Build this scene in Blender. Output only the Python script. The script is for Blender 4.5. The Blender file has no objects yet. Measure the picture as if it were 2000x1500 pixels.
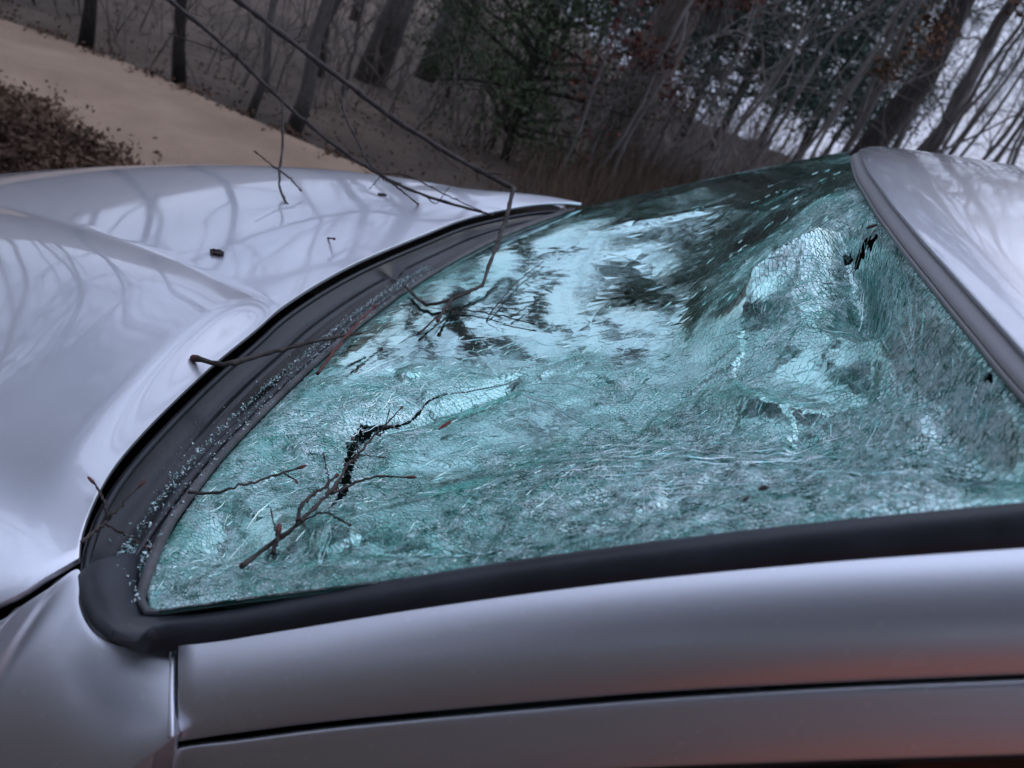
import bpy, math, random
import numpy as np
from mathutils import Vector, Matrix, noise as mnoise
from mathutils.geometry import delaunay_2d_cdt
random.seed(7); rng = np.random.default_rng(7)
S = bpy.context.scene
COL = S.collection
PI = math.pi

# ------------------------------------------------------------------ camera, world, sun, exposure
# The car stands nose-down on a 5 degree slope: car coordinates -> world through G.
TILT = math.radians(5.0)
G = Matrix.Rotation(TILT, 4, 'Y')
Gn = np.array(G.to_3x3())
FPX = 1500.0
CAM = np.array([-.3908, 1.0312, 1.4944])
YAW, PITCH, ROLL = .1587, -.4791, .2962
_F = np.array([math.sin(YAW)*math.cos(PITCH), -math.cos(YAW)*math.cos(PITCH), math.sin(PITCH)])
_r = np.cross(_F, [0, 0, 1.]); _r /= np.linalg.norm(_r); _u = np.cross(_r, _F)
_c, _s = math.cos(ROLL), math.sin(ROLL)
IR, IU = _c*_r + _s*_u, _c*_u - _s*_r
cam_d = bpy.data.cameras.new('camera'); cam = bpy.data.objects.new('camera', cam_d); COL.objects.link(cam)
cam_d.sensor_width = 36; cam_d.lens = 27.0; cam_d.clip_start = .02; cam_d.clip_end = 2000
mc = Matrix(((IR[0], IU[0], -_F[0], CAM[0]), (IR[1], IU[1], -_F[1], CAM[1]), (IR[2], IU[2], -_F[2], CAM[2]), (0, 0, 0, 1)))
cam.matrix_world = G @ mc
cam_d.dof.use_dof = True; cam_d.dof.focus_distance = .78; cam_d.dof.aperture_fstop = 7.0
S.camera = cam
S.view_settings.view_transform = 'Standard'; S.view_settings.look = 'None'
S.view_settings.exposure = 0.48; S.view_settings.gamma = 1.0; S.view_settings.use_curve_mapping = False
S.render.engine = 'CYCLES'
S.cycles.max_bounces = 8; S.cycles.transparent_max_bounces = 24; S.cycles.diffuse_bounces = 3
S.cycles.glossy_bounces = 4; S.cycles.transmission_bounces = 4; S.cycles.caustics_reflective = False; S.cycles.caustics_refractive = False

SUN_EL, SUN_AZ = 42.0, 200.0
W = bpy.data.worlds.new('World'); S.world = W; W.use_nodes = True
nt = W.node_tree; nt.nodes.clear()
out = nt.nodes.new('ShaderNodeOutputWorld'); bg = nt.nodes.new('ShaderNodeBackground')
sky = nt.nodes.new('ShaderNodeTexSky'); sky.sky_type = 'NISHITA'; sky.sun_disc = False
sky.sun_elevation = math.radians(SUN_EL); sky.sun_rotation = math.radians(SUN_AZ)
tc = nt.nodes.new('ShaderNodeTexCoord'); mp = nt.nodes.new('ShaderNodeMapping'); mp.inputs['Scale'].default_value = (1, 1, 2.2)
nz = nt.nodes.new('ShaderNodeTexNoise'); nz.inputs['Scale'].default_value = 3.2; nz.inputs['Detail'].default_value = 7; nz.inputs['Roughness'].default_value = .55
rp = nt.nodes.new('ShaderNodeValToRGB'); e = rp.color_ramp.elements
e[0].position = .30; e[0].color = (3.6, 4.25, 6.2, 1); e[1].position = .68; e[1].color = (6.5, 7.2, 9.5, 1)
mx = nt.nodes.new('ShaderNodeMix'); mx.data_type = 'RGBA'; mx.inputs['Factor'].default_value = .93
L = nt.links
L.new(tc.outputs['Generated'], mp.inputs['Vector']); L.new(mp.outputs[0], nz.inputs['Vector']); L.new(nz.outputs['Fac'], rp.inputs['Fac'])
L.new(sky.outputs[0], mx.inputs['A']); L.new(rp.outputs[0], mx.inputs['B']); sx = nt.nodes.new('ShaderNodeSeparateXYZ'); L.new(tc.outputs['Generated'], sx.inputs[0])
zr = nt.nodes.new('ShaderNodeMapRange'); zr.inputs['From Min'].default_value = 0.; zr.inputs['From Max'].default_value = 1.; zr.inputs['To Min'].default_value = .74; zr.inputs['To Max'].default_value = 1.6   # an overcast sky is brightest overhead
L.new(sx.outputs['Z'], zr.inputs['Value']); vm = nt.nodes.new('ShaderNodeVectorMath'); vm.operation = 'SCALE'
L.new(mx.outputs['Result'], vm.inputs[0]); L.new(zr.outputs[0], vm.inputs['Scale']); L.new(vm.outputs[0], bg.inputs['Color'])
bg.inputs['Strength'].default_value = .105
L.new(bg.outputs[0], out.inputs['Surface'])
sd = bpy.data.lights.new('sun', 'SUN'); sd.energy = .25; sd.angle = math.radians(25); sd.color = (1, .95, .9)
sun = bpy.data.objects.new('sun', sd); COL.objects.link(sun)
_el, _az = math.radians(SUN_EL), math.radians(SUN_AZ)
sun.rotation_euler = Vector((math.sin(_az)*math.cos(_el), math.cos(_az)*math.cos(_el), math.sin(_el))).to_track_quat('Z', 'Y').to_euler()

# ------------------------------------------------------------------ helpers
def sstep(a, b, x): t = np.clip((x-a)/(b-a), 0, 1); return t*t*(3-2*t)
def ray(px, py): return _F + (px-1000)/FPX*IR - (py-750)/FPX*IU
def at_z(px, py, z):
    d = ray(px, py); return CAM + d*(z-CAM[2])/d[2]
def at_y(px, py, y):
    d = ray(px, py); return CAM + d*(y-CAM[1])/d[1]
def at_d(px, py, dist):
    d = ray(px, py); return CAM + d/np.linalg.norm(d)*dist
def hit(px, py, f, t0=.15, t1=4.0):
    """intersection of the sight ray with the height field f(x, y)"""
    d = ray(px, py); ts = np.linspace(t0, t1, 500); P = CAM + ts[:, None]*d
    v = P[:, 2]-f(P[:, 0], P[:, 1]); k = np.where(v < 0)[0]
    if len(k) == 0: return P[-1]
    a, b = ts[max(k[0]-1, 0)], ts[k[0]]
    for _ in range(30):
        m = (a+b)/2; p = CAM+m*d
        if p[2]-f(p[0], p[1]) < 0: b = m
        else: a = m
    return CAM+a*d
def project(P):
    d = np.asarray(P)-CAM; z = d@_F
    return np.stack([1000+FPX*(d@IR)/z, 750-FPX*(d@IU)/z], -1)
def wld(P): return np.asarray(P)@Gn.T
def smooth_curve(pts, n):
    """Catmull-Rom through pts, n samples evenly spaced by arc length"""
    P = np.asarray(pts, float); Q = np.vstack([2*P[0]-P[1], P, 2*P[-1]-P[-2]]); o = []
    for i in range(1, len(Q)-2):
        t = np.linspace(0, 1, 16, endpoint=False)[:, None]
        o.append(.5*((2*Q[i])+(-Q[i-1]+Q[i+1])*t+(2*Q[i-1]-5*Q[i]+4*Q[i+1]-Q[i+2])*t**2+(-Q[i-1]+3*Q[i]-3*Q[i+1]+Q[i+2])*t**3))
    o = np.vstack(o+[P[-1:]]); s = np.r_[0, np.cumsum(np.linalg.norm(np.diff(o, axis=0), axis=1))]
    q = np.linspace(0, s[-1], n)
    return np.stack([np.interp(q, s, o[:, k]) for k in range(o.shape[1])], 1)
def mesh_obj(name, V, F, mats, parent=None, smooth=True, mi=None, attr=None):
    me = bpy.data.meshes.new(name)
    me.from_pydata([tuple(v) for v in np.asarray(V).tolist()] if not isinstance(V, list) else V, [], F)
    for m in (mats if isinstance(mats, (list, tuple)) else [mats]): me.materials.append(m)
    if mi is not None: me.polygons.foreach_set('material_index', np.asarray(mi, dtype=np.int32))
    if smooth is not False:
        me.polygons.foreach_set('use_smooth', np.ones(len(me.polygons), bool) if smooth is True else np.asarray(smooth, bool))
    if attr is not None:
        ca = me.color_attributes.new('data', 'FLOAT_COLOR', 'POINT'); ca.data.foreach_set('color', np.asarray(attr, np.float32).ravel())
    me.update()
    o = bpy.data.objects.new(name, me); COL.objects.link(o)
    if parent: o.parent = parent
    return o
def tag(o, label=None, cat=None, group=None, kind=None):
    if label: o['label'] = label
    if cat: o['category'] = cat
    if group: o['group'] = group
    if kind: o['kind'] = kind
    return o
def empty(name, loc=(0, 0, 0)):
    o = bpy.data.objects.new(name, None); o.location = loc; o.empty_display_size = .1; COL.objects.link(o); return o
def grid_faces(n, m, flip=False):
    F = []
    for i in range(n-1):
        for j in range(m-1):
            a, b, c, d = i*m+j, i*m+j+1, (i+1)*m+j+1, (i+1)*m+j
            F.append((a, d, c, b) if flip else (a, b, c, d))
    return F
def sheet(name, P, mat, parent, thick=.0, flip=False):
    """P[n][m][3] grid of points -> smooth panel; thick adds a folded edge and an inner face"""
    P = np.asarray(P, float); n, m = P.shape[:2]
    o = mesh_obj(name, P.reshape(-1, 3), grid_faces(n, m, flip), mat, parent)
    if thick:
        so = o.modifiers.new('thickness', 'SOLIDIFY'); so.thickness = thick; so.offset = -1
        so.use_even_offset = False
        bv = o.modifiers.new('edge', 'BEVEL'); bv.width = min(.0022, thick*.4); bv.segments = 2; bv.limit_method = 'ANGLE'; bv.angle_limit = math.radians(50)
    return o
def tubes(polys, caps=True):
    """polys: list of (pts, radii, sides) -> verts, faces"""
    V, F, n0 = [], [], 0
    for pts, rad, sd_ in polys:
        P = np.asarray(pts, float); n = len(P); T = np.gradient(P, axis=0); T /= np.linalg.norm(T, axis=1)[:, None]+1e-9
        ref = np.array([0, 0, 1.]) if abs(T[0, 2]) < .8 else np.array([1., 0, 0])
        A = np.cross(T, ref); A /= np.linalg.norm(A, axis=1)[:, None]+1e-9; B = np.cross(T, A)
        th = np.arange(sd_)*2*PI/sd_; rr = np.asarray(rad, float).reshape(n, -1)
        V.append((P[:, None]+rr[:, :, None]*(np.cos(th)[None, :, None]*A[:, None]+np.sin(th)[None, :, None]*B[:, None])).reshape(-1, 3))
        for i in range(n-1):
            for k in range(sd_):
                k2 = (k+1) % sd_
                F.append((n0+i*sd_+k, n0+i*sd_+k2, n0+(i+1)*sd_+k2, n0+(i+1)*sd_+k))
        if caps:
            F.append(tuple(n0+k for k in range(sd_))[::-1]); F.append(tuple(n0+(n-1)*sd_+k for k in range(sd_)))
        n0 += n*sd_
    return np.vstack(V), F
def boxmesh(x0, x1, y0, y1, z0, z1):
    V = np.array([[x, y, z] for x in (x0, x1) for y in (y0, y1) for z in (z0, z1)])
    return V, [(0, 1, 3, 2), (4, 6, 7, 5), (0, 4, 5, 1), (2, 3, 7, 6), (0, 2, 6, 4), (1, 5, 7, 3)]

# ------------------------------------------------------------------ materials
def mat(name, col, rough=.6, metal=0., **kw):
    m = bpy.data.materials.new(name); m.use_nodes = True; b = m.node_tree.nodes['Principled BSDF']
    b.inputs['Base Color'].default_value = (*col, 1); b.inputs['Roughness'].default_value = rough; b.inputs['Metallic'].default_value = metal
    for k, v in kw.items(): b.inputs[k.replace('_', ' ')].default_value = v
    return m
def N(m, t, **kw):
    n = m.node_tree.nodes.new(t)
    for k, v in kw.items():
        if k in n.inputs: n.inputs[k].default_value = v
        else: setattr(n, k, v)
    return n
def bsdf(m): return m.node_tree.nodes['Principled BSDF']
def mottle(m, c1, c2, scale=5., detail=6., lo=.35, hi=.65, coord='Object', bump=0., bscale=None, stretch=None, c3=None):
    l = m.node_tree.links; t = N(m, 'ShaderNodeTexCoord'); mpn = N(m, 'ShaderNodeMapping')
    if stretch: mpn.inputs['Scale'].default_value = stretch
    l.new(t.outputs[coord], mpn.inputs['Vector'])
    n = N(m, 'ShaderNodeTexNoise', Scale=scale, Detail=detail, Roughness=.6); r = N(m, 'ShaderNodeValToRGB')
    l.new(mpn.outputs[0], n.inputs['Vector']); l.new(n.outputs['Fac'], r.inputs['Fac'])
    r.color_ramp.elements[0].position = lo; r.color_ramp.elements[0].color = (*c1, 1)
    r.color_ramp.elements[1].position = hi; r.color_ramp.elements[1].color = (*c2, 1)
    if c3:
        q = r.color_ramp.elements.new((lo+hi)/2); q.color = (*c3, 1)
    l.new(r.outputs[0], bsdf(m).inputs['Base Color'])
    if bump:
        n2 = N(m, 'ShaderNodeTexNoise', Scale=bscale or scale*3, Detail=6., Roughness=.65); l.new(mpn.outputs[0], n2.inputs['Vector'])
        b = N(m, 'ShaderNodeBump', Strength=1., Distance=bump); l.new(n2.outputs['Fac'], b.inputs['Height']); l.new(b.outputs[0], bsdf(m).inputs['Normal'])
    return m

def paint_mat(nm='silver_paint', lo=.045, hi=.11):
    m = mat(nm, (.62, .63, .68), .43, .92, Coat_Weight=1., Coat_Roughness=.035, Coat_IOR=1.9)
    l = m.node_tree.links; t = N(m, 'ShaderNodeTexCoord')
    # dried rain film and dust: patchy coat roughness
    n = N(m, 'ShaderNodeTexNoise', Scale=7., Detail=5., Roughness=.6); l.new(t.outputs['Object'], n.inputs['Vector'])
    r = N(m, 'ShaderNodeMapRange'); r.inputs['From Min'].default_value = .4; r.inputs['From Max'].default_value = .75
    r.inputs['To Min'].default_value = lo; r.inputs['To Max'].default_value = hi
    l.new(n.outputs['Fac'], r.inputs['Value']); l.new(r.outputs[0], bsdf(m).inputs['Coat Roughness'])
    n3 = N(m, 'ShaderNodeTexNoise', Scale=9., Detail=3.); l.new(t.outputs['Object'], n3.inputs['Vector'])
    b = N(m, 'ShaderNodeBump', Strength=1., Distance=.00012); l.new(n3.outputs['Fac'], b.inputs['Height'])
    l.new(b.outputs[0], bsdf(m).inputs['Coat Normal'])
    vd = N(m, 'ShaderNodeTexVoronoi', Scale=70.); l.new(t.outputs['Object'], vd.inputs['Vector'])
    vr = N(m, 'ShaderNodeMapRange'); vr.inputs['From Min'].default_value = .10; vr.inputs['From Max'].default_value = .16; vr.inputs['To Min'].default_value = .10; vr.inputs['To Max'].default_value = 0.; l.new(vd.outputs['Distance'], vr.inputs['Value'])
    av = N(m, 'ShaderNodeMath', operation='ADD'); l.new(r.outputs[0], av.inputs[0]); l.new(vr.outputs[0], av.inputs[1]); l.new(av.outputs[0], bsdf(m).inputs['Coat Roughness'])
    n2 = N(m, 'ShaderNodeTexNoise', Scale=900., Detail=2.); l.new(t.outputs['Object'], n2.inputs['Vector'])
    r2 = N(m, 'ShaderNodeValToRGB'); r2.color_ramp.elements[0].color = (.70, .71, .76, 1); r2.color_ramp.elements[1].color = (.82, .83, .88, 1)
    l.new(n2.outputs['Fac'], r2.inputs['Fac']); l.new(r2.outputs[0], bsdf(m).inputs['Base Color'])
    return m
M_paint = paint_mat()
M_flank = paint_mat('dusty_silver_paint', .18, .32); bsdf(M_flank).inputs['Coat Weight'].default_value = .6
M_black = mottle(mat('black_plastic', (.010, .011, .014), .27), (.007, .008, .011), (.016, .017, .021), 14, bump=.0003, bscale=60)
M_rubber = mottle(mat('black_trim', (.02, .02, .023), .42), (.022, .024, .030), (.036, .039, .050), 25, bump=.0002, bscale=300)
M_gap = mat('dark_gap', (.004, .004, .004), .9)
M_mould = mottle(mat('grey_moulding', (.16, .16, .165), .45), (.045, .045, .05), (.12, .12, .125), 30, bump=.0004, bscale=250)
M_dash = mottle(mat('dashboard_vinyl', (.05, .05, .05), .6), (.03, .031, .03), (.06, .06, .055), 6, bump=.001, bscale=250)
M_seat = mottle(mat('seat_cloth', (.12, .115, .11), .9), (.10, .095, .09), (.15, .145, .14), 40)
M_sidewin = mat('side_glass', (.006, .007, .007), .04, 0, IOR=1.5)
M_tyre = mottle(mat('tyre_rubber', (.02, .02, .02), .85), (.015, .015, .015), (.04, .036, .03), 12)
M_rim = mat('wheel_metal', (.5, .5, .52), .35, .9)
M_lamp = mat('lamp_lens', (.5, .5, .5), .1, 0)
M_tail = mat('red_lens', (.35, .01, .01), .15, 0)

def glass_mat():
    """cracked laminated glass: tinted and partly see-through, with crushed milky areas from the 'data' attribute
       (r = crushing, g = per-shard random, b = how torn/white the edge is)"""
    m = bpy.data.materials.new('cracked_glass'); m.use_nodes = True; t = m.node_tree; t.nodes.clear(); l = t.links
    o = t.nodes.new('ShaderNodeOutputMaterial'); at = t.nodes.new('ShaderNodeVertexColor'); at.layer_name = 'data'
    sp = t.nodes.new('ShaderNodeSeparateColor'); l.new(at.outputs['Color'], sp.inputs[0])
    tcn = t.nodes.new('ShaderNodeTexCoord')
    # hairline crazing inside a shard
    vo = t.nodes.new('ShaderNodeTexVoronoi'); vo.feature = 'DISTANCE_TO_EDGE'; vo.inputs['Scale'].default_value = 420.
    ds = t.nodes.new('ShaderNodeTexNoise'); ds.inputs['Scale'].default_value = 60.; ds.inputs['Detail'].default_value = 3
    mm = t.nodes.new('ShaderNodeMix'); mm.data_type = 'VECTOR'; mm.inputs['Factor'].default_value = .02
    l.new(tcn.outputs['Object'], mm.inputs['A']); l.new(tcn.outputs['Object'], ds.inputs['Vector']); l.new(ds.outputs['Color'], mm.inputs['B'])
    l.new(mm.outputs['Result'], vo.inputs['Vector'])
    lt = t.nodes.new('ShaderNodeMapRange'); lt.inputs['From Min'].default_value = .0; lt.inputs['From Max'].default_value = .10
    lt.inputs['To Min'].default_value = 1.; lt.inputs['To Max'].default_value = 0.; l.new(vo.outputs['Distance'], lt.inputs['Value'])
    cr = t.nodes.new('ShaderNodeMath'); cr.operation = 'MULTIPLY'; l.new(lt.outputs[0], cr.inputs[0]); l.new(sp.outputs[0], cr.inputs[1])
    # milky patches
    nz_ = t.nodes.new('ShaderNodeTexNoise'); nz_.inputs['Scale'].default_value = 38.; nz_.inputs['Detail'].default_value = 8.; nz_.inputs['Roughness'].default_value = .7
    l.new(tcn.outputs['Object'], nz_.inputs['Vector'])
    rr = t.nodes.new('ShaderNodeMapRange'); rr.inputs['From Min'].default_value = .46; rr.inputs['From Max'].default_value = .68; l.new(nz_.outputs['Fac'], rr.inputs['Value'])
    mk = t.nodes.new('ShaderNodeMath'); mk.operation = 'MULTIPLY'; l.new(rr.outputs[0], mk.inputs[0]); l.new(sp.outputs[0], mk.inputs[1])
    ad = t.nodes.new('ShaderNodeMath'); ad.operation = 'MULTIPLY_ADD'; ad.inputs[1].default_value = .45; l.new(cr.outputs[0], ad.inputs[0]); l.new(mk.outputs[0], ad.inputs[2])
    ad2 = t.nodes.new('ShaderNodeMath'); ad2.operation = 'ADD'; ad2.use_clamp = True; l.new(ad.outputs[0], ad2.inputs[0]); l.new(sp.outputs[2], ad2.inputs[1])
    # body tint varies per shard
    tint = t.nodes.new('ShaderNodeMix'); tint.data_type = 'RGBA'
    tint.inputs['A'].default_value = (.010, .125, .088, 1); tint.inputs['B'].default_value = (.09, .50, .39, 1); l.new(sp.outputs[1], tint.inputs['Factor'])
    df = t.nodes.new('ShaderNodeBsdfDiffuse'); l.new(tint.outputs['Result'], df.inputs['Color'])
    tr = t.nodes.new('ShaderNodeBsdfTransparent'); tr.inputs['Color'].default_value = (.45, .72, .66, 1)
    body = t.nodes.new('ShaderNodeMixShader'); body.inputs[0].default_value = .35; l.new(df.outputs[0], body.inputs[1]); l.new(tr.outputs[0], body.inputs[2])
    wd = t.nodes.new('ShaderNodeBsdfDiffuse'); wd.inputs['Color'].default_value = (.66, .95, .95, 1)
    vo2 = t.nodes.new('ShaderNodeTexVoronoi'); vo2.feature = 'DISTANCE_TO_EDGE'; vo2.inputs['Scale'].default_value = 1.; mpv = t.nodes.new('ShaderNodeMapping'); mpv.inputs['Scale'].default_value = (210, 90, 150); mpv.inputs['Rotation'].default_value = (.3, .2, .6)
    l.new(mm.outputs['Result'], mpv.inputs['Vector']); l.new(mpv.outputs[0], vo2.inputs['Vector'])
    lt2 = t.nodes.new('ShaderNodeMapRange'); lt2.inputs['From Min'].default_value = 0; lt2.inputs['From Max'].default_value = .07; lt2.inputs['To Min'].default_value = .85; lt2.inputs['To Max'].default_value = 0; l.new(vo2.outputs['Distance'], lt2.inputs['Value'])
    m2 = t.nodes.new('ShaderNodeMath'); m2.operation = 'MULTIPLY'; l.new(lt2.outputs[0], m2.inputs[0]); l.new(sp.outputs[0], m2.inputs[1])
    def MA(op, a, b, clamp=False):
        n_ = t.nodes.new('ShaderNodeMath'); n_.operation = op; n_.use_clamp = clamp
        for k_, v_ in ((0, a), (1, b)):
            if isinstance(v_, (int, float)): n_.inputs[k_].default_value = v_
            else: l.new(v_, n_.inputs[k_])
        return n_.outputs[0]
    fn = t.nodes.new('ShaderNodeTexNoise'); fn.inputs['Scale'].default_value = 190.; fn.inputs['Detail'].default_value = 4.; l.new(tcn.outputs['Object'], fn.inputs['Vector'])
    fnr = t.nodes.new('ShaderNodeMapRange'); fnr.inputs['From Min'].default_value = .44; fnr.inputs['From Max'].default_value = .58; l.new(fn.outputs['Fac'], fnr.inputs['Value'])
    lines_ = MA('ADD', MA('MULTIPLY', cr.outputs[0], .7), m2.outputs[0]); lw_ = MA('MULTIPLY', lines_, MA('ADD', sp.outputs[2], .26))
    bw_ = MA('MULTIPLY', MA('MULTIPLY', sp.outputs[2], 1.2), MA('ADD', fnr.outputs[0], .05))
    wf_ = MA('ADD', MA('ADD', lw_, bw_), MA('MULTIPLY', mk.outputs[0], .22), True)
    wg = t.nodes.new('ShaderNodeBsdfGlossy'); wg.inputs['Color'].default_value = (.90, 1, 1, 1); wg.inputs['Roughness'].default_value = .48; wm_ = t.nodes.new('ShaderNodeMixShader'); wm_.inputs[0].default_value = .75; l.new(wd.outputs[0], wm_.inputs[1]); l.new(wg.outputs[0], wm_.inputs[2])
    b2 = t.nodes.new('ShaderNodeMixShader'); l.new(wf_, b2.inputs[0]); l.new(body.outputs[0], b2.inputs[1]); l.new(wm_.outputs[0], b2.inputs[2])
    gl = t.nodes.new('ShaderNodeBsdfGlossy'); gcm = t.nodes.new('ShaderNodeMix'); gcm.data_type = 'RGBA'; gcm.inputs['A'].default_value = (.70, .97, .93, 1); gcm.inputs['B'].default_value = (.46, 1., .88, 1); l.new(sp.outputs[0], gcm.inputs['Factor']); l.new(gcm.outputs['Result'], gl.inputs['Color'])
    gr = t.nodes.new('ShaderNodeMapRange'); gr.inputs['To Min'].default_value = .035; gr.inputs['To Max'].default_value = .30; l.new(sp.outputs[0], gr.inputs['Value']); l.new(gr.outputs[0], gl.inputs['Roughness'])
    # slight waviness of the pane
    bn = t.nodes.new('ShaderNodeTexNoise'); bn.inputs['Scale'].default_value = 26.; bn.inputs['Detail'].default_value = 5.; l.new(tcn.outputs['Object'], bn.inputs['Vector'])
    bp = t.nodes.new('ShaderNodeBump'); bp.inputs['Distance'].default_value = .0004; l.new(bn.outputs['Fac'], bp.inputs['Height']); l.new(bp.outputs[0], gl.inputs['Normal'])
    fr = t.nodes.new('ShaderNodeFresnel'); fr.inputs['IOR'].default_value = 2.1; l.new(bp.outputs[0], fr.inputs['Normal'])
    fs = t.nodes.new('ShaderNodeMapRange'); fs.inputs['To Min'].default_value = 1.25; fs.inputs['To Max'].default_value = .24; l.new(sp.outputs[0], fs.inputs['Value'])
    fm = t.nodes.new('ShaderNodeMath'); fm.operation = 'MULTIPLY'; l.new(fr.outputs[0], fm.inputs[0]); l.new(fs.outputs[0], fm.inputs[1])
    fin = t.nodes.new('ShaderNodeMixShader'); l.new(fm.outputs[0], fin.inputs[0]); l.new(b2.outputs[0], fin.inputs[1]); l.new(gl.outputs[0], fin.inputs[2])
    l.new(fin.outputs[0], o.inputs['Surface'])
    return m
M_glass = glass_mat()
def crack_mat():
    m = mat('fracture_faces', (.36, .66, .64), .38, .6, IOR=1.5)
    mottle(m, (.03, .17, .14), (.82, .98, .98), 75, 7, .38, .54)
    return m
M_crack = crack_mat()
M_white = mottle(mat('white_fracture', (.8, .95, .95), .42, .85), (.45, .88, .84), (.86, 1., .99), 60, 4, .38, .58)
M_crumb = mottle(mat('glass_crumbs', (.5, .8, .78), .12, 0, IOR=1.6), (.12, .35, .32), (.75, .9, .9), 260, 2, .35, .6)

M_bark_dark = mottle(mat('dark_bark', (.04, .035, .03), .95), (.024, .020, .017), (.075, .063, .054), 9, stretch=(4, 4, .6), bump=.02, bscale=16)
M_bark_grey = mottle(mat('grey_bark', (.1, .09, .08), .95), (.075, .066, .060), (.20, .178, .16), 7, stretch=(5, 5, .7), bump=.015, bscale=16)
M_bark_shag = mottle(mat('shaggy_bark', (.2, .17, .14), .95), (.12, .09, .075), (.42, .34, .28), 5, stretch=(9, 9, .45), bump=.05, bscale=7)
M_bark_pale = mottle(mat('pale_bark', (.25, .22, .2), .9), (.13, .115, .10), (.27, .25, .23), 9, stretch=(4, 4, .6))
M_twig = mottle(mat('twig_bark', (.07, .05, .045), .8), (.022, .016, .015), (.09, .07, .06), 60, bump=.0006, bscale=400)
M_bud = mottle(mat('red_bud', (.12, .03, .025), .7), (.07, .018, .016), (.16, .05, .04), 90)
M_cedar = mottle(mat('cedar_foliage', (.02, .035, .02), .9), (.030, .048, .022), (.09, .115, .05), 1.6)
M_pine = mottle(mat('pine_foliage', (.02, .04, .03), .9), (.020, .040, .030), (.065, .10, .07), 1.6)
M_oakleaf = mottle(mat('dead_oak_leaf', (.12, .03, .02), .85), (.06, .020, .015), (.15, .055, .035), 3)
M_brownleaf = mottle(mat('brown_leaf', (.15, .07, .04), .85), (.10, .045, .022), (.24, .13, .07), 4)

# ------------------------------------------------------------------ terrain
CW = Gn@CAM
_d0 = Gn@ray(1560, 200); PHI0 = math.atan2(_d0[1], _d0[0])
def ground_z(x, y):
    x = np.asarray(x, float); y = np.asarray(y, float)
    r_ = np.hypot(x, y)
    base = -math.tan(TILT)*np.clip(x, -5, 14)
    base = base - .05*np.clip(-y-5, 0, 40) - .03*np.clip(-x-6, 0, 60)
    r = np.hypot(x, y)
    und = .12*np.sin(x*.45+1)*np.sin(y*.38+2)+.05*np.sin(x*1.3)*np.sin(y*1.1+.6)
    # wooded slope rising across the road ahead, and an unseen bank added behind the photographer to darken the car's side
    phi = np.arctan2(y-CW[1], x-CW[0]); lf = sstep(PHI0, PHI0+.55, phi)*sstep(1.35, .9, phi)
    base = base - .10*np.clip(r_-20, 0, 140)*(1-lf) + lf*(.09*np.clip(r_-14, 0, 36)+.05*np.clip(r_-7, 0, 40))
    base = base + 1.05*sstep(2.3, 4.9, y)*2.2+.25*np.clip(y-4.5, 0, 20)*np.clip((60-r_)/40, 0, 1)
    return base + und*sstep(3.5, 9, r) - .0*r
def road_w(x, y):
    return 0
gr = np.r_[-160, -110, -80, -60, np.arange(-46, 46.1, .5), 60, 80, 110, 160]
GX, GY = np.meshgrid(gr, gr, indexing='ij')
GZ = ground_z(GX, GY)
mg = mottle(mat('leaf_litter_ground', (.08, .06, .05), 1.), (.060, .044, .032), (.165, .120, .085), 1.3, 12, .3, .7, bump=.06, bscale=9, c3=(.105, .076, .054))
g = mesh_obj('ground', np.stack([GX, GY, GZ], -1).reshape(-1, 3), grid_faces(len(gr), len(gr), True), mg)
tag(g, kind='structure')
# unseen red surface added beside the car to put a rusty glow in its paint
ca, cb2 = np.meshgrid(np.linspace(0, 1, 50), np.linspace(0, 1, 30), indexing='ij')
cx_ = -1.0-1.9*ca+.10*np.sin(cb2*9); cy_ = 1.95+.95*cb2+.10*np.sin(ca*11)
cz_ = ground_z(cx_, cy_)-.03+1.35*np.sin(PI*ca)**.6*np.sin(PI*np.clip(cb2*.62, 0, 1))+.03*np.sin(ca*23+cb2*17)
cl_ = sheet('red_reflector', np.stack([cx_, cy_, cz_], -1), mottle(mat('rusty_surface', (.35, .09, .05), .9), (.46, .10, .055), (.60, .19, .10), 5, bump=.01, bscale=20), None, flip=True)
tag(cl_, 'unseen red surface added beside the car to put a rusty glow in its door paint', 'reflector')
# dirt road: edges measured on the ground ahead of the car
def gz_hit(px, py):
    d = Gn@ray(px, py); c = Gn@CAM; a = None
    for t in np.linspace(.5, 60, 4000):
        p = c+t*d
        if p[2] < ground_z(p[0], p[1]): return p
    return c+60*d
far_e = [gz_hit(*p) for p in [(0, 45), (160, 100), (320, 165), (480, 232), (640, 305)]]
near_e = [gz_hit(*p) for p in [(0, 205), (85, 262), (175, 330)]]
def extend(pts, a, b):
    P = [np.array(p[:2]) for p in pts]; d0 = P[0]-P[1]; d0 /= np.linalg.norm(d0); d1 = P[-1]-P[-2]; d1 /= np.linalg.norm(d1)
    return [P[0]+d0*a] + P + [P[-1]+d1*b]
def lin_curve(P, n):
    P = np.array(P); s_ = np.r_[0, np.cumsum(np.linalg.norm(np.diff(P, axis=0), axis=1))]; q = np.linspace(0, s_[-1], n); return np.stack([np.interp(q, s_, P[:, k]) for k in range(2)], 1)
fe = lin_curve(extend(far_e, 12, 14), 60); ne = lin_curve(extend(near_e, 12, 14), 60)
RD = np.zeros((60, 15, 3))
for i in range(60):
    for j in range(15):
        q = fe[i]*(1-j/14)+ne[i]*(j/14); w = .10*math.sin(i*.9)*(j in (0, 14))
        RD[i, j] = (q[0]+w, q[1]+w*.6, float(ground_z(q[0], q[1]))+.035+.02*math.sin(j/14*PI)-.012*math.exp(-((j-4)/1.)**2)-.012*math.exp(-((j-10)/1.)**2))
m_road = mottle(mat('dirt_road', (.3, .2, .13), 1.), (.30, .20, .132), (.44, .305, .21), 1.6, 12, .3, .7, bump=.015, bscale=25, c3=(.37, .25, .168))
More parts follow.
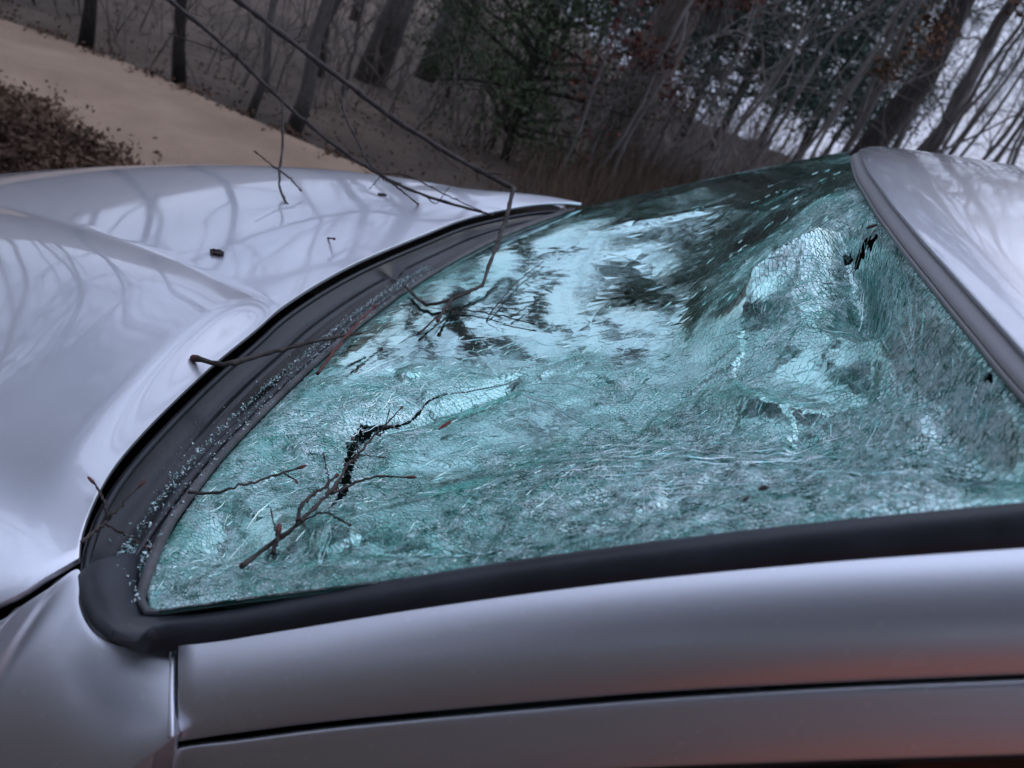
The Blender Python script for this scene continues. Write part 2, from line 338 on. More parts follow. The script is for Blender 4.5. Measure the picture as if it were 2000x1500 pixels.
_RP = np.vstack([fe, ne[::-1]])
for v in g.data.vertices:
    x, y = v.co.x, v.co.y
    if abs(x) > 46 or abs(y) > 46: continue
    X, Y = _RP[:, 0], _RP[:, 1]; X2, Y2 = np.roll(X, -1), np.roll(Y, -1)
    if ((Y > y) != (Y2 > y)).any() and (((Y > y) != (Y2 > y)) & (x < (X2-X)*(y-Y)/(Y2-Y+1e-12)+X)).sum() % 2: v.co.z -= .12
    elif np.min(np.hypot(X-x, Y-y)) < .5: v.co.z -= .07
rd = sheet('dirt_road', RD, m_road, None); tag(rd, kind='structure')

# ------------------------------------------------------------------ the car (car coordinates, +x = nose, +y = towards the photographer)
car = empty('silver_car'); car.matrix_world = G
tag(car, 'silver car with a shattered green windshield and crumpled glass, parked beside the dirt road', 'car')

def zb_f(x, y): return 1.0095+.0548*(np.clip(y, -.9, .9)/.709)**2 + 0*x
# windshield base and top edge curves, near -> far
def hz_f(x, y): return zb_f(x, y)-1.7*np.clip(y-.60, 0, 1)**2
base_px = [(292, 1196), (290, 1130), (330, 1055), (400, 950), (480, 855), (590, 745), (700, 645), (800, 570), (900, 508), (1000, 458), (1138, 406)]
Bc = smooth_curve([hit(*p, zb_f) for p in base_px], 200)
def zt_f(x, y): return 1.3742-.0231*(np.clip(y, -.9, .9)/.6377)**2+0*x
top_px = [(2000, 775), (1920, 680), (1835, 575), (1760, 480), (1705, 400), (1672, 335), (1658, 296)]
Tp = [hit(*p, zt_f) for p in top_px]
Tc = smooth_curve([np.array([-.636, .640, 1.3511])]+Tp, 200)
def Wsurf(u, v, bulge=True):
    u = np.asarray(u, float); v = np.asarray(v, float); s = np.linspace(0, 1, 200)
    B = np.stack([np.interp(u, s, Bc[:, k]) for k in range(3)], -1); T = np.stack([np.interp(u, s, Tc[:, k]) for k in range(3)], -1)
    P = B+(T-B)*v[..., None]
    if bulge:
        h = 4*v*(1-v)*(.004+.007*np.sin(PI*np.clip(u, 0, 1)))
        P = P+h[..., None]*NW
    return P
NW = np.cross(Tc[100]-Bc[100], Bc[190]-Bc[10]); NW /= np.linalg.norm(NW); NW = NW*np.sign(NW[2])
_sk = np.linspace(0, 1, 101); _sv = np.interp(_sk, [0, .03, .12, .30, .46, .56, .66, .80, .93, 1], [0, .02, .20, .68, .95, 1, .94, .60, .15, 0])
for _ in range(3): _sv[1:-1] = (_sv[:-2]+_sv[1:-1]*2+_sv[2:])/4
def sag_f(u, v):
    """the broad sag of the caved-in sheet, metres along the normal"""
    return -.080*sstep(-.02, .24, u)*(1-sstep(.42, .97, u))*np.interp(v, _sk, _sv)
def Wsag(u, v): return Wsurf(u, v)+NW*sag_f(u, v)[..., None]
_ug, _vg = np.meshgrid(np.linspace(0, 1, 161), np.linspace(0, 1, 121), indexing='ij')
_pp = project(Wsag(_ug, _vg)).reshape(-1, 2); _uv = np.stack([_ug.ravel(), _vg.ravel()], 1)
def uv_at(px, py):
    uv = _uv[np.argmin(((_pp-np.array([px, py]))**2).sum(1))].copy()
    for _ in range(4):
        q = project(Wsag(np.array([uv[0], uv[0]+1e-3, uv[0]]), np.array([uv[1], uv[1], uv[1]+1e-3]))); J = np.stack([(q[1]-q[0])/1e-3, (q[2]-q[0])/1e-3], 1)
        uv = np.clip(uv+np.clip(np.linalg.solve(J.T@J+np.eye(2)*1e3, J.T@(np.array([px, py])-q[0])) if True else np.linalg.solve(J+np.eye(2)*1e-6, np.array([px, py])-q[0]), -.05, .05), 0, 1)
    return uv
ULEN, VLEN = 1.42, .66   # metres along the base, and from base to top
def met(uv): return np.asarray(uv)*np.array([ULEN, VLEN])

# dents and folds of the sheet, metres along the normal (metric uv)
def segdist(P, a, b):
    ab = b-a; t = np.clip(((P-a)@ab)/(ab@ab), 0, 1); return np.linalg.norm(P-(a+t[:, None]*ab), axis=1), t
def px_m(p): return met(uv_at(*p))
FOLDS = [  # pixel polyline, height, half width, sharpness 1 = V fold
    ([(1480, 575), (1560, 515), (1640, 450)], .030, .024),
    ([(1640, 450), (1690, 500), (1700, 560)], -.034, .024),
    ([(640, 1010), (820, 960), (1060, 900), (1300, 870), (1600, 890), (1800, 930)], .013, .045),
    ([(690, 830), (820, 800), (985, 750)], -.012, .022),
    ([(520, 830), (560, 760), (640, 700)], .006, .03),
    ([(420, 1060), (620, 1060), (900, 1030)], -.010, .04),
    ([(1450, 740), (1650, 730), (1790, 745)], .010, .022),
    ([(1700, 1000), (1500, 960), (1300, 1010)], .008, .025),
    ([(1240, 500), (1330, 590), (1300, 680)], -.005, .03),
    ([(1230, 440), (1400, 410), (1600, 400)], .006, .03),
    ([(1750, 600), (1790, 745), (1740, 900)], .009, .03),
]
FOLDM = [(np.array([px_m(q) for q in pl]), h, w) for pl, h, w in FOLDS]
DENTS = [((1150, 920), -.014, .15), ((1500, 780), -.014, .12), ((1760, 720), -.034, .085), ((640, 930), -.012, .07), ((1690, 510), -.034, .035), ((900, 900), -.014, .06)]
DENTM = [(px_m(c), h, s) for c, h, s in DENTS]
def fbm2(P, sc, seed, octv=4):
    return np.array([mnoise.fractal(Vector((p[0]*sc, p[1]*sc, seed)), .55, 2.1, octv) for p in P])
def crush_field(P):
    """0 = plates still whole, 1 = crushed to small bits; P in metric uv"""
    P = np.atleast_2d(P); q = project(Wsag(P[:, 0]/ULEN, P[:, 1]/VLEN))
    n1 = fbm2(P, 7, 21.3, 4); q = q+np.stack([fbm2(P, 12, 3.3, 3), fbm2(P, 12, 9.9, 3)], 1)*40
    v = np.clip(.86+.45*n1, .15, 1)
    for c, s, a in CLEARM: v *= 1-a*np.exp(-((((q-c)/s)**2).sum(1))**1.6)
    for c, s, a in HARDM: v += a*np.exp(-(((q-c)/s)**2).sum(1))
    e = sstep(0, .05, P[:, 0])*1.; v *= 1-.9*sstep(.80, .93, P[:, 0]/ULEN)
    return np.clip(v, 0, 1)
CLEARM = [(np.array(c, float), np.array(s, float), a) for c, s, a in [((900, 640), (250, 95), .97), ((1190, 570), (250, 125), .97), ((1040, 480), (200, 60), .97), ((1330, 440), (210, 70), .93), ((1540, 345), (230, 65), .95), ((1010, 800), (170, 60), .55),
          ((1270, 690), (110, 50), .6), ((730, 700), (120, 60), .95), ((1620, 640), (90, 55), .5), ((850, 890), (90, 55), .6), ((1430, 500), (80, 60), .35), ((560, 1000), (80, 40), .3), ((1560, 690), (60, 30), .4)]]
HARDM = [(np.array(c, float), np.array(s, float), a) for c, s, a in [((1350, 880), (260, 60), .35), ((1780, 800), (200, 120), .3), ((1690, 490), (60, 60), .6), ((640, 880), (80, 90), .3), ((400, 1120), (100, 90), .35), ((1600, 980), (300, 50), .35), ((1555, 515), (90, 50), .5)]]
WHITE = [(np.array(p, float), w, a) for p, w, a in [([(1470, 580), (1550, 520), (1645, 448)], 30, .95), ([(1150, 935), (1380, 890), (1640, 902)], 16, .9), ([(1180, 900), (1450, 870), (1600, 850)], 10, .5), ([(1420, 1000), (1560, 965), (1700, 990), (1900, 985)], 20, .9),
          ([(395, 990), (440, 1060), (410, 1150)], 28, .7), ([(300, 1130), (345, 1175), (450, 1165)], 20, .9), ([(545, 770), (600, 860), (640, 960)], 26, .55), ([(1770, 745), (1860, 760), (1990, 840)], 42, .75), ([(1800, 600), (1830, 690), (1900, 760)], 30, .8), ([(1450, 705), (1640, 730), (1800, 742)], 12, .7),
          ([(1000, 1020), (1250, 985), (1500, 1010)], 22, .6), ([(620, 1110), (820, 1070), (1000, 1060)], 18, .6), ([(1340, 780), (1370, 880), (1400, 960)], 26, .45), ([(1690, 560), (1760, 660), (1790, 745)], 14, .6), ([(1000, 760), (1120, 830), (1340, 880)], 8, .6), ([(700, 800), (690, 870), (650, 960)], 7, .7), ([(1500, 560), (1420, 640), (1300, 720)], 12, .45), ([(1900, 880), (1800, 930), (1700, 985)], 22, .7), ([(1745, 600), (1820, 700), (1880, 860)], 46, .6), ([(1560, 830), (1750, 850), (1960, 905)], 40, .55), ([(1500, 690), (1600, 790), (1640, 860)], 34, .4), ([(700, 700), (760, 745), (900, 745)], 10, .5), ([(480, 900), (530, 1000), (560, 1100)], 24, .5), ([(1000, 960), (1250, 940), (1450, 960)], 18, .6)]]
MS_ = np.random.default_rng(5); MSITE = MS_.random((520, 2))*np.array([1.42, .66]); MTILT = MS_.normal(size=(520, 2)); MOFF = MS_.normal(size=520)
def plates(P):
    """buckled flat plates a few centimetres wide, folded against one another"""
    o = np.zeros(len(P)); sc_ = np.array([1., 1.45])
    for a in range(0, len(P), 20000):
        p = P[a:a+20000]; wv = p+.008*np.stack([np.sin(p[:, 1]*60+p[:, 0]*31), np.sin(p[:, 0]*53+1)], 1)
        D2 = np.sqrt((((wv[:, None]-MSITE[None])*sc_)**2).sum(2)); k = np.argpartition(D2, 3, axis=1)[:, :3]; dk = np.take_along_axis(D2, k, 1)
        w = np.exp(-(dk-dk.min(1, keepdims=True))/.0022); w /= w.sum(1, keepdims=True)
        h = ((p[:, None]-MSITE[k])*MTILT[k]).sum(2)*.050+MOFF[k]*.0006; o[a:a+20000] = (w*h).sum(1)
    return o
def disp(P):
    E = np.minimum.reduce([P[:, 0]/.05, (ULEN-P[:, 0])/.10, P[:, 1]/.05, (VLEN-P[:, 1])/.05]); E = sstep(0, 1, E)
    d = np.zeros(len(P)); sag = sag_f(P[:, 0]/ULEN, P[:, 1]/VLEN)
    for c, h, s in DENTM: d += h*np.exp(-((P-c)**2).sum(1)/(2*s*s))
    for pl, h, w in FOLDM:
        best = np.full(len(P), 9.)
        for a, b in zip(pl[:-1], pl[1:]): best = np.minimum(best, segdist(P, a, b)[0])
        d += h*np.exp(-(best/w)**1.3)
    c = crush_field(P)
    d += sstep(.25, .8, c)*plates(P)+c*c*(.0018*fbm2(P, 14, 3.1)+.0002*fbm2(P, 48, 8.7, 3))+.0018*fbm2(P, 5, 5.5, 2)
    return d*E+sag
# impact points with radial cracks
IMPACT = [((1690, 500), 26, .34), ((985, 755), 12, .22), ((700, 850), 16, .16), ((1380, 890), 22, .30), ((1790, 745), 16, .25), ((430, 1110), 12, .14), ((1180, 470), 6, .2)]
def on_glass(P, off=0.):
    """metric uv -> car coordinates on the damaged sheet"""
    P = np.atleast_2d(P); X = Wsurf(P[:, 0]/ULEN, P[:, 1]/VLEN); return X+NW*(disp(P)+off)[:, None]
def px_md(p):
    p = np.array(p, float); t = p.copy(); m = px_m(t)
    for _ in range(12):
        q = project(on_glass(m))[0]; t = t+.6*(p-q); m = px_m(t)
    return m
TEAR = np.array([px_md(p) for p in [(990, 752), (905, 768), (842, 782), (800, 825), (755, 836), (712, 845), (692, 868), (684, 900), (676, 935), (668, 968), (645, 992)]])
TEARW = .95*np.array([.0004, .0008, .0018, .0024, .0030, .006, .0062, .005, .0042, .004, .001])
HOLE = [(px_md((1684, 492)), .010), (px_md((1655, 512)), .006), (px_md((1930, 740)), .004), (px_md((1705, 470)), .006)]

def build_windshield():
    # --- sites: spacing follows the crushing; laid out in metres on the sheet
    P = []
    def spacing(Q): c = crush_field(Q); near = Q[:, 0]/ULEN; return (.0031+.0024*near)*(1+11*(1-c)**3.6)
    lay = rng.random((150000, 2))*np.array([ULEN, VLEN]); sp_ = spacing(lay)
    # variable-radius thinning on a hash grid
    cell = .0011; G_ = {}
    keep = []
    order = rng.permutation(len(lay)); rj = rng.uniform(.38, .95, len(lay))
    for i in order:
        r = sp_[i]*rj[i]; x, y = lay[i]; k = int(r/cell)+1; cx_, cy_ = int(x/cell), int(y/cell); ok = True
        for a in range(cx_-k, cx_+k+1):
            for b in range(cy_-k, cy_+k+1):
                q = G_.get((a, b))
                if q is not None and (lay[q][0]-x)**2+(lay[q][1]-y)**2 < min(r, sp_[q]*rj[q])**2: ok = False; break
            if not ok: break
        if ok: G_[(cx_, cy_)] = i; keep.append(i)
    sites = lay[keep]
    # radial cracks: mirrored pairs of sites put a straight seam between them
    lines = []
    for c, n, ln in IMPACT:
        c = px_md(c); a0 = rng.random()*6
        for k in range(n):
            a = a0+k*2*PI/n+rng.normal()*.12; l_ = ln*rng.uniform(.35, 1.); m_ = int(l_/.012); p = c+np.array([math.cos(a), math.sin(a)])*.012; pl = [p]
            for _ in range(m_): a += rng.normal()*.05; p = p+np.array([math.cos(a), math.sin(a)])*.012; pl.append(p)
            lines.append(np.array(pl))
    for pl in [[(1100, 905), (1300, 900), (1600, 905)], [(1080, 925), (1350, 918), (1580, 922)], [(1040, 890), (1330, 880), (1500, 885)], [(640, 800), (660, 870), (655, 950)], [(560, 830), (600, 900), (640, 990)]]:
        lines.append(smooth_curve([px_md(q) for q in pl], 40))
    extra, kill = [], np.zeros(len(sites), bool)
    for ln in lines:
        L_ = np.linalg.norm(np.diff(ln, axis=0), axis=1).sum(); n = max(int(L_/.0045), 2)
        q = smooth_curve(ln, n) if len(ln) > 2 else ln; T = np.gradient(q, axis=0); T /= np.linalg.norm(T, axis=1)[:, None]+1e-9; Nn = np.stack([-T[:, 1], T[:, 0]], 1)
        extra += [q+Nn*.0014, q-Nn*.0014]
        for s0 in range(0, n, 4):
            seg = q[s0:s0+5]; m_ = ((np.abs(sites-seg.mean(0)) < .014)).all(1); idx = np.where(m_)[0]
            if len(idx):
                dd = np.min(np.linalg.norm(sites[idx][:, None]-seg[None], axis=2), axis=1); kill[idx[dd < .0030]] = True
    n = 110; tq = smooth_curve(np.column_stack([TEAR, TEARW]), n); T = np.gradient(tq[:, :2], axis=0); T /= np.linalg.norm(T, axis=1)[:, None]+1e-9; Nn = np.stack([-T[:, 1], T[:, 0]], 1)
    for q0 in tq: kill |= np.linalg.norm(sites-q0[:2], axis=1) < q0[2]+.0030
    wj = np.clip(tq[:, 2]*(1+.25*rng.normal(size=n)), .0003, 1)
    extra = [e_[np.min(np.linalg.norm(e_[:, None]-tq[None, :, :2], axis=2)-tq[None, :, 2], axis=1) > .0035] for e_ in extra]
    for sg_ in (1, -1): extra += [tq[:, :2]+sg_*Nn*(wj+.0013)[:, None], tq[:, :2]+sg_*Nn*np.maximum(wj-.0013, .0001)[:, None]]
    sites = np.vstack([sites[~kill]]+extra)
    sites = sites[(sites[:, 0] > .0005) & (sites[:, 0] < ULEN-.0005) & (sites[:, 1] > .0005) & (sites[:, 1] < VLEN-.0005)]
    # mirrored border sites close the cells at the rim
    bm_ = []
    for ax, lim in ((0, 0), (0, ULEN), (1, 0), (1, VLEN)):
        near = sites[np.abs(sites[:, ax]-lim) < .03].copy(); near[:, ax] = 2*lim-near[:, ax]; bm_.append(near)
    allp = np.vstack([sites]+bm_)
    allp = np.unique(np.round(allp, 7), axis=0)
    res = delaunay_2d_cdt([Vector(p) for p in allp], [], [], 0, 1e-8)
    vo_ = np.array([tuple(v) for v in res[0]]); tri = np.array([t for t in res[2] if len(t) == 3])
    A, B, C_ = vo_[tri[:, 0]], vo_[tri[:, 1]], vo_[tri[:, 2]]
    D = 2*(A[:, 0]*(B[:, 1]-C_[:, 1])+B[:, 0]*(C_[:, 1]-A[:, 1])+C_[:, 0]*(A[:, 1]-B[:, 1])); D[np.abs(D) < 1e-14] = 1e-14
    a2, b2, c2 = (A**2).sum(1), (B**2).sum(1), (C_**2).sum(1)
    cc = np.stack([(a2*(B[:, 1]-C_[:, 1])+b2*(C_[:, 1]-A[:, 1])+c2*(A[:, 1]-B[:, 1]))/D, (a2*(C_[:, 0]-B[:, 0])+b2*(A[:, 0]-C_[:, 0])+c2*(B[:, 0]-A[:, 0]))/D], 1)
    inc = [[] for _ in range(len(vo_))]
    for t_, (i, j, k) in enumerate(tri.tolist()): inc[i].append(t_); inc[j].append(t_); inc[k].append(t_)
    inside = (vo_[:, 0] > 0) & (vo_[:, 0] < ULEN) & (vo_[:, 1] > 0) & (vo_[:, 1] < VLEN)
    ids = [i for i in np.where(inside)[0] if len(inc[i]) >= 3]
    # tear / hole test for the sites
    sv = vo_[ids]; torn = np.zeros(len(ids), bool)
    dd_ = np.full(len(sv), 9.)
    for q0, w0 in zip(tq, wj): dd_ = np.minimum(dd_, np.linalg.norm(sv-q0[:2], axis=1)-w0)
    torn |= dd_ < -.0002
    for c, r in HOLE: torn |= np.linalg.norm(sv-c, axis=1) < r*rng.uniform(.7, 1.2, len(sv))
    crush = crush_field(sv)
    polys, pids = [], []
    for q, i in enumerate(ids):
        if torn[q]: continue
        pc = cc[inc[i]]; pc = np.clip(pc, [0, 0], [ULEN, VLEN])
        if np.abs(pc-vo_[i]).max() > .08: continue
        an = np.arctan2(pc[:, 1]-vo_[i][1], pc[:, 0]-vo_[i][0]); pc = pc[np.argsort(an)]
        k2 = np.linalg.norm(pc-np.roll(pc, 1, 0), axis=1) > 1e-5; pc = pc[k2]
        if len(pc) < 3: continue
        polys.append(pc); pids.append(q)
    cen = np.array([p.mean(0) for p in polys]); dC = disp(cen)
    allv = np.vstack(polys); dv = disp(allv); cnt = np.array([len(p) for p in polys]); st = np.r_[0, np.cumsum(cnt)[:-1]]
    own = np.repeat(np.arange(len(polys)), cnt)
    cr = crush[pids][own] if False else crush_field(cen)
    size = np.array([np.linalg.norm(p-c, axis=1).mean() for p, c in zip(polys, cen)])
    gap = (.00004+.00034*cr**1.5)*rng.uniform(.5, 1.7, len(polys)); gap = np.minimum(gap, size*.25)
    tdir = rng.normal(size=(len(polys), 2)); tilt = .001+.055*cr**4
    lift = rng.normal(size=len(polys))*.00012*cr
    rel = allv-cen[own]; ln = np.linalg.norm(rel, axis=1)[:, None]+1e-9
    topi = allv-rel/ln*(gap[own])[:, None]
    chamf = np.minimum(.00003+.00010*cr[own]**2, .2*ln[:, 0])
    topi2 = topi-rel/ln*chamf[:, None]
    # flat facet for small shards, following the sheet for whole plates
    flat = sstep(.5, .9, cr)[own]
    ge = .0015; gx = (disp(cen+[ge, 0])-disp(cen-[ge, 0]))/(2*ge); gy = (disp(cen+[0, ge])-disp(cen-[0, ge]))/(2*ge)   # each shard follows the slope of the sheet under it
    dl = allv-cen[own]; dh = dv*(1-flat)+(dC[own]+gx[own]*dl[:, 0]+gy[own]*dl[:, 1])*flat
    th = (topi2-cen[own]); slope = np.clip((th*(tdir*tilt[:, None])[own]).sum(1), -.0016, .0016)
    hh = dh+slope+lift[own]
    Xt = Wsurf(topi2[:, 0]/ULEN, topi2[:, 1]/VLEN)+NW*(hh+.0012)[:, None]
    Xb = Wsurf(topi[:, 0]/ULEN, topi[:, 1]/VLEN)+NW*(hh+.0012-.0007)[:, None]
    Xc = Wsurf(allv[:, 0]/ULEN, allv[:, 1]/VLEN)+NW*(hh+.0012-.0011)[:, None]
    rnd = np.clip(.42+1.5*fbm2(cen, 16, 41., 4)+.5*(rng.random(len(polys))-.5), 0, 1)
    torn_near = np.zeros(len(polys)); qc = project(Wsag(cen[:, 0]/ULEN, cen[:, 1]/VLEN)); qn = qc+np.stack([fbm2(cen, 25, 1.3, 4), fbm2(cen, 25, 7.9, 4)], 1)*26
    for pl_, w_, a_ in WHITE:
        bd = np.full(len(qc), 1e4)
        for a0, b0 in zip(pl_[:-1], pl_[1:]): bd = np.minimum(bd, segdist(qn, a0, b0)[0])
        torn_near = np.maximum(torn_near, a_*1.3*np.exp(-(bd/(w_*1.05))**2))
    for k in range(2, len(TEAR)-1):
        d, t_ = segdist(cen, TEAR[k], TEAR[k+1]); torn_near = np.maximum(torn_near, np.exp(-(d/.006)**2)*.5)
    # whitened streaks running out from the blows
    for c, n_, ln_ in IMPACT:
        c = px_md(c); v_ = cen-c; rr_ = np.linalg.norm(v_, axis=1); an_ = np.arctan2(v_[:, 1], v_[:, 0])
        stx = np.array([mnoise.noise(Vector((math.cos(a)*7+c[0]*50, math.sin(a)*7, r*4))) for a, r in zip(an_, rr_)])
        torn_near = np.maximum(torn_near, np.clip(stx*4-.9, 0, .95)*np.exp(-(rr_/(ln_*1.1))**2)*np.clip(cr*1.5-.3, 0, 1))
    rdg = np.array([1-abs(mnoise.fractal(Vector((p[0]*11, p[1]*16, 4.4)), .6, 2., 5))*2.6 for p in cen]); torn_near = np.maximum(torn_near, np.clip((rdg-.80)*5, 0, .95)*np.clip(cr*1.5-.4, 0, 1))
    wl = np.zeros(len(polys))
    for ln_ in lines:
        lo_, hi_ = ln_.min(0)-.01, ln_.max(0)+.01; ii = np.where(((cen > lo_) & (cen < hi_)).all(1))[0]
        if len(ii) == 0: continue
        bd = np.full(len(ii), 9.)
        for a_, b_ in zip(ln_[:-1], ln_[1:]): bd = np.minimum(bd, segdist(cen[ii], a_, b_)[0])
        wl[ii] = np.maximum(wl[ii], .75*np.exp(-(bd/.0021)**2))
    torn_near = np.maximum(torn_near, wl*np.clip(.15+cr*1.2, 0, 1)*rng.uniform(.4, 1.1, len(polys)))
    for c, r in HOLE[:1]: torn_near = np.maximum(torn_near, .3*np.exp(-(np.linalg.norm(cen-c, axis=1)/.03)**2))
    ws = empty('windshield'); ws.parent = car
    # the shards that show largest are parts, the others one mass
    pa = project(Wsurf(cen[:, 0]/ULEN, cen[:, 1]/VLEN)); vis = (pa[:, 0] > 0) & (pa[:, 0] < 2000) & (pa[:, 1] > 0) & (pa[:, 1] < 1500)
    area = np.zeros(len(polys))
    for k in range(len(polys)):
        q = project(Xt[st[k]:st[k]+cnt[k]]); x, y = q[:, 0], q[:, 1]; area[k] = abs(np.dot(x, np.roll(y, 1))-np.dot(y, np.roll(x, 1)))/2
    big = set(np.argsort(-area*vis)[:290].tolist())
    V, F, MI, AT, SM = [], [], [], [], []; nv = 0
    def shard(k, V, F, MI, AT, SM, nv):
        s, n = st[k], cnt[k]
        V.append(Xt[s:s+n]); V.append(Xb[s:s+n]); V.append(Xc[s:s+n])
        a = [(cr[k], rnd[k], torn_near[k], 1)]*(3*n); AT += a
        F.append(tuple(nv+j for j in range(n))); MI.append(0); SM.append(False)
        for j in range(n):
            j2 = (j+1) % n
            F.append((nv+n+j, nv+n+j2, nv+j2, nv+j)); MI.append(1 if cr[k] > .15 else 0); SM.append(False)
            F.append((nv+2*n+j, nv+2*n+j2, nv+n+j2, nv+n+j)); MI.append(1); SM.append(False)
        return nv+3*n
    for k in range(len(polys)):
        if k in big:
            v, f, mi, at_, sm = [], [], [], [], []; shard(k, v, f, mi, at_, sm, 0)
            mesh_obj('glass_shard', np.vstack(v), f, [M_glass, M_crack], ws, smooth=False, mi=mi, attr=at_)
        else: nv = shard(k, V, F, MI, AT, SM, nv)
    o = mesh_obj('glass_fragments', np.vstack(V), F, [M_glass, M_crack], ws, smooth=False, mi=MI, attr=AT); o['kind'] = 'stuff'
    # long white fracture lines: rays and rings round the blows, and wandering cracks between them
    FR = []
    def wander(p, a, ln_, bend=.10, flow=0.):
        n_ = max(int(ln_/.004), 3); pl_ = [p]
        for _ in range(n_): a += rng.normal()*bend; p = p+np.array([math.cos(a), math.sin(a)])*.004; pl_.append(p)
        return np.array(pl_)
    for c, n_, ln_ in IMPACT:
        c = px_md(c); rays_ = []
        for k in range(int(n_*1.5)):
            a = rng.uniform(0, 2*PI); r0_ = rng.uniform(.002, .05); FR.append((wander(c+r0_*np.array([math.cos(a), math.sin(a)]), a, ln_*rng.uniform(.10, .5), .09), rng.uniform(.00012, .00034)))
        for r_ in np.cumsum(rng.uniform(.006, .022, 9)):
            a = rng.uniform(0, 6.28)
            for _ in range(7):
                da = rng.uniform(.25, .9); t_ = np.linspace(a, a+da, 8); rr_ = r_*(1+.10*rng.normal()+.05*rng.normal(size=8)); FR.append((c+rr_[:, None]*np.stack([np.cos(t_), np.sin(t_)], 1), rng.uniform(.0001, .00026))); a += da+rng.uniform(0, .5)
    cnd = rng.random((20000, 2))*np.array([ULEN*.8, VLEN]); cc_ = crush_field(cnd)
    for p, c_ in zip(cnd, cc_):
        if rng.random() > .05+.30*c_**2: continue
        a = rng.uniform(0, 2*PI)
        if p[0] > .62 and rng.random() < .8: continue
        FR.append((wander(p, a, rng.uniform(.006, .026), .55), rng.uniform(.00008, .00026)))
    for y_ in range(880, 985, 9):      # the long level streaks low in the middle
        x_ = rng.uniform(1000, 1250); FR.append((smooth_curve([px_md((x_+k_*80, y_-(k_ % 5)*1.5-k_*1.2+rng.normal()*2)) for k_ in range(int(rng.integers(4, 9)))], 40), rng.uniform(.0002, .0004)))
    FR = [(p_, w_) for p_, w_ in FR if p_[:, 0].mean() < .75+.3*(len(p_) < 6) and (p_ > .004).all() and (p_[:, 0] < ULEN-.004).all() and (p_[:, 1] < VLEN-.004).all()]
    allp_ = np.vstack([p_ for p_, _ in FR]); X_ = on_glass(allp_, .0016); k_ = 0; pl_ = []
    for p_, w_ in FR:
        q_ = X_[k_:k_+len(p_)]; k_ += len(p_); t_ = np.linspace(0, 1, len(p_)); pl_.append((q_, 1.5*w_*(.35+.65*np.sin(PI*t_)), 3))
    V_, F_ = tubes(pl_, caps=False); o = mesh_obj('fracture_lines', V_, F_, M_white, ws, smooth=False); o['kind'] = 'stuff'
    # plastic interlayer that holds the shards, torn open along the same tear
    nu, nv_ = 260, 130; ug, vg = np.meshgrid(np.linspace(0, 1, nu), np.linspace(0, 1, nv_), indexing='ij')
    Q = met(np.stack([ug.ravel(), vg.ravel()], 1)); X = on_glass(Q, -.0026)
    hole = np.zeros(len(Q), bool)
    for k in range(len(TEAR)-1):
        d, t_ = segdist(Q, TEAR[k], TEAR[k+1]); hole |= d < (TEARW[k]*(1-t_)+TEARW[k+1]*t_)+.0005
    for c, r in HOLE: hole |= np.linalg.norm(Q-c, axis=1) < r
    F = [f for f in grid_faces(nu, nv_) if not any(hole[i] for i in f)]
    il = bpy.data.materials.new('interlayer'); il.use_nodes = True; t = il.node_tree; b = t.nodes['Principled BSDF']
    b.inputs['Base Color'].default_value = (.20, .42, .39, 1); b.inputs['Roughness'].default_value = .5
    tr = t.nodes.new('ShaderNodeBsdfTransparent'); tr.inputs['Color'].default_value = (.6, .85, .8, 1); ms = t.nodes.new('ShaderNodeMixShader'); ms.inputs[0].default_value = .5
    t.links.new(b.outputs[0], ms.inputs[1]); t.links.new(tr.outputs[0], ms.inputs[2]); t.links.new(ms.outputs[0], t.nodes['Material Output'].inputs['Surface'])
    mesh_obj('interlayer', X, F, il, ws)
    print('shards', len(polys), 'sh')
    return ws
windshield = build_windshield()

# hood -----------------------------------------------------------------
hood_edge_px = [(157, 1110), (162, 1062), (190, 985), (235, 912), (300, 838), (370, 768), (430, 713), (500, 655), (555, 607), (635, 555), (720, 511), (830, 465), (920, 431), (1040, 407), (1136, 403)]
# crease runs from (0,410) to (550,607)
def hood_z(x, y):
    x = np.asarray(x, float); y = np.asarray(y, float)
    ed = np.polyval(HE_p, y); s = x-ed                       # distance ahead of the rear edge
    z = hz_f(x, y)+.004
    z = z - .05*s - .165*np.clip(s, 0, 3)**2
    z = z - .030*(np.clip(-y, 0, 1)/.7)**2*sstep(0, .3, s)
    # crease: the strip on the near side of the centre panel dips then rises
    yc = crease_y(x); q = y-yc
    qs = .004*np.log1p(np.exp(np.clip(q/.004, -30, 30))); rise = CREASE_S*np.where(q > .05, q, qs) - CREASE_S*.9*.02*np.log1p(np.exp(np.clip((q-.085)/.02, -30, 30))) - CREASE_S*.35*.03*np.log1p(np.exp(np.clip((q-.16)/.03, -30, 30)))
    z = z + rise*sstep(-.01, .05, s)
    # lip along the rear edge on the near half
    wv = sstep(-.05, .35, y)
    z = z - LIP_D*wv*np.exp(-((s-LIP_W)/(.055))**2)
    # shoulders
    z = z - .9*np.clip(-y-.70, 0, 1)**1.6 - 1.0*np.clip(y-.66, 0, 1)**2
    return z
CREASE_S = .21; LIP_D = .003; LIP_W = .085
def crease_y(x): return CY0+CY1*(np.asarray(x)-.1)
CY0, CY1 = .2, .0
HEp = smooth_curve([hit(*p, hz_f) for p in hood_edge_px], 120)
_o = np.argsort(HEp[:, 1]); HE_y, HE_x, HE_z = HEp[_o, 1], HEp[_o, 0], HEp[_o, 2]+.004
HE_p = np.polyfit(HE_y, HE_x, 5)
_c0 = hit(540, 603, hood_z); _c1 = hit(20, 415, hood_z)
for _ in range(3):
    _c0 = hit(540, 603, hood_z); _c1 = hit(20, 415, hood_z); CY1 = (_c1[1]-_c0[1])/(_c1[0]-_c0[0]); CY0 = _c0[1]+CY1*(.1-_c0[0])
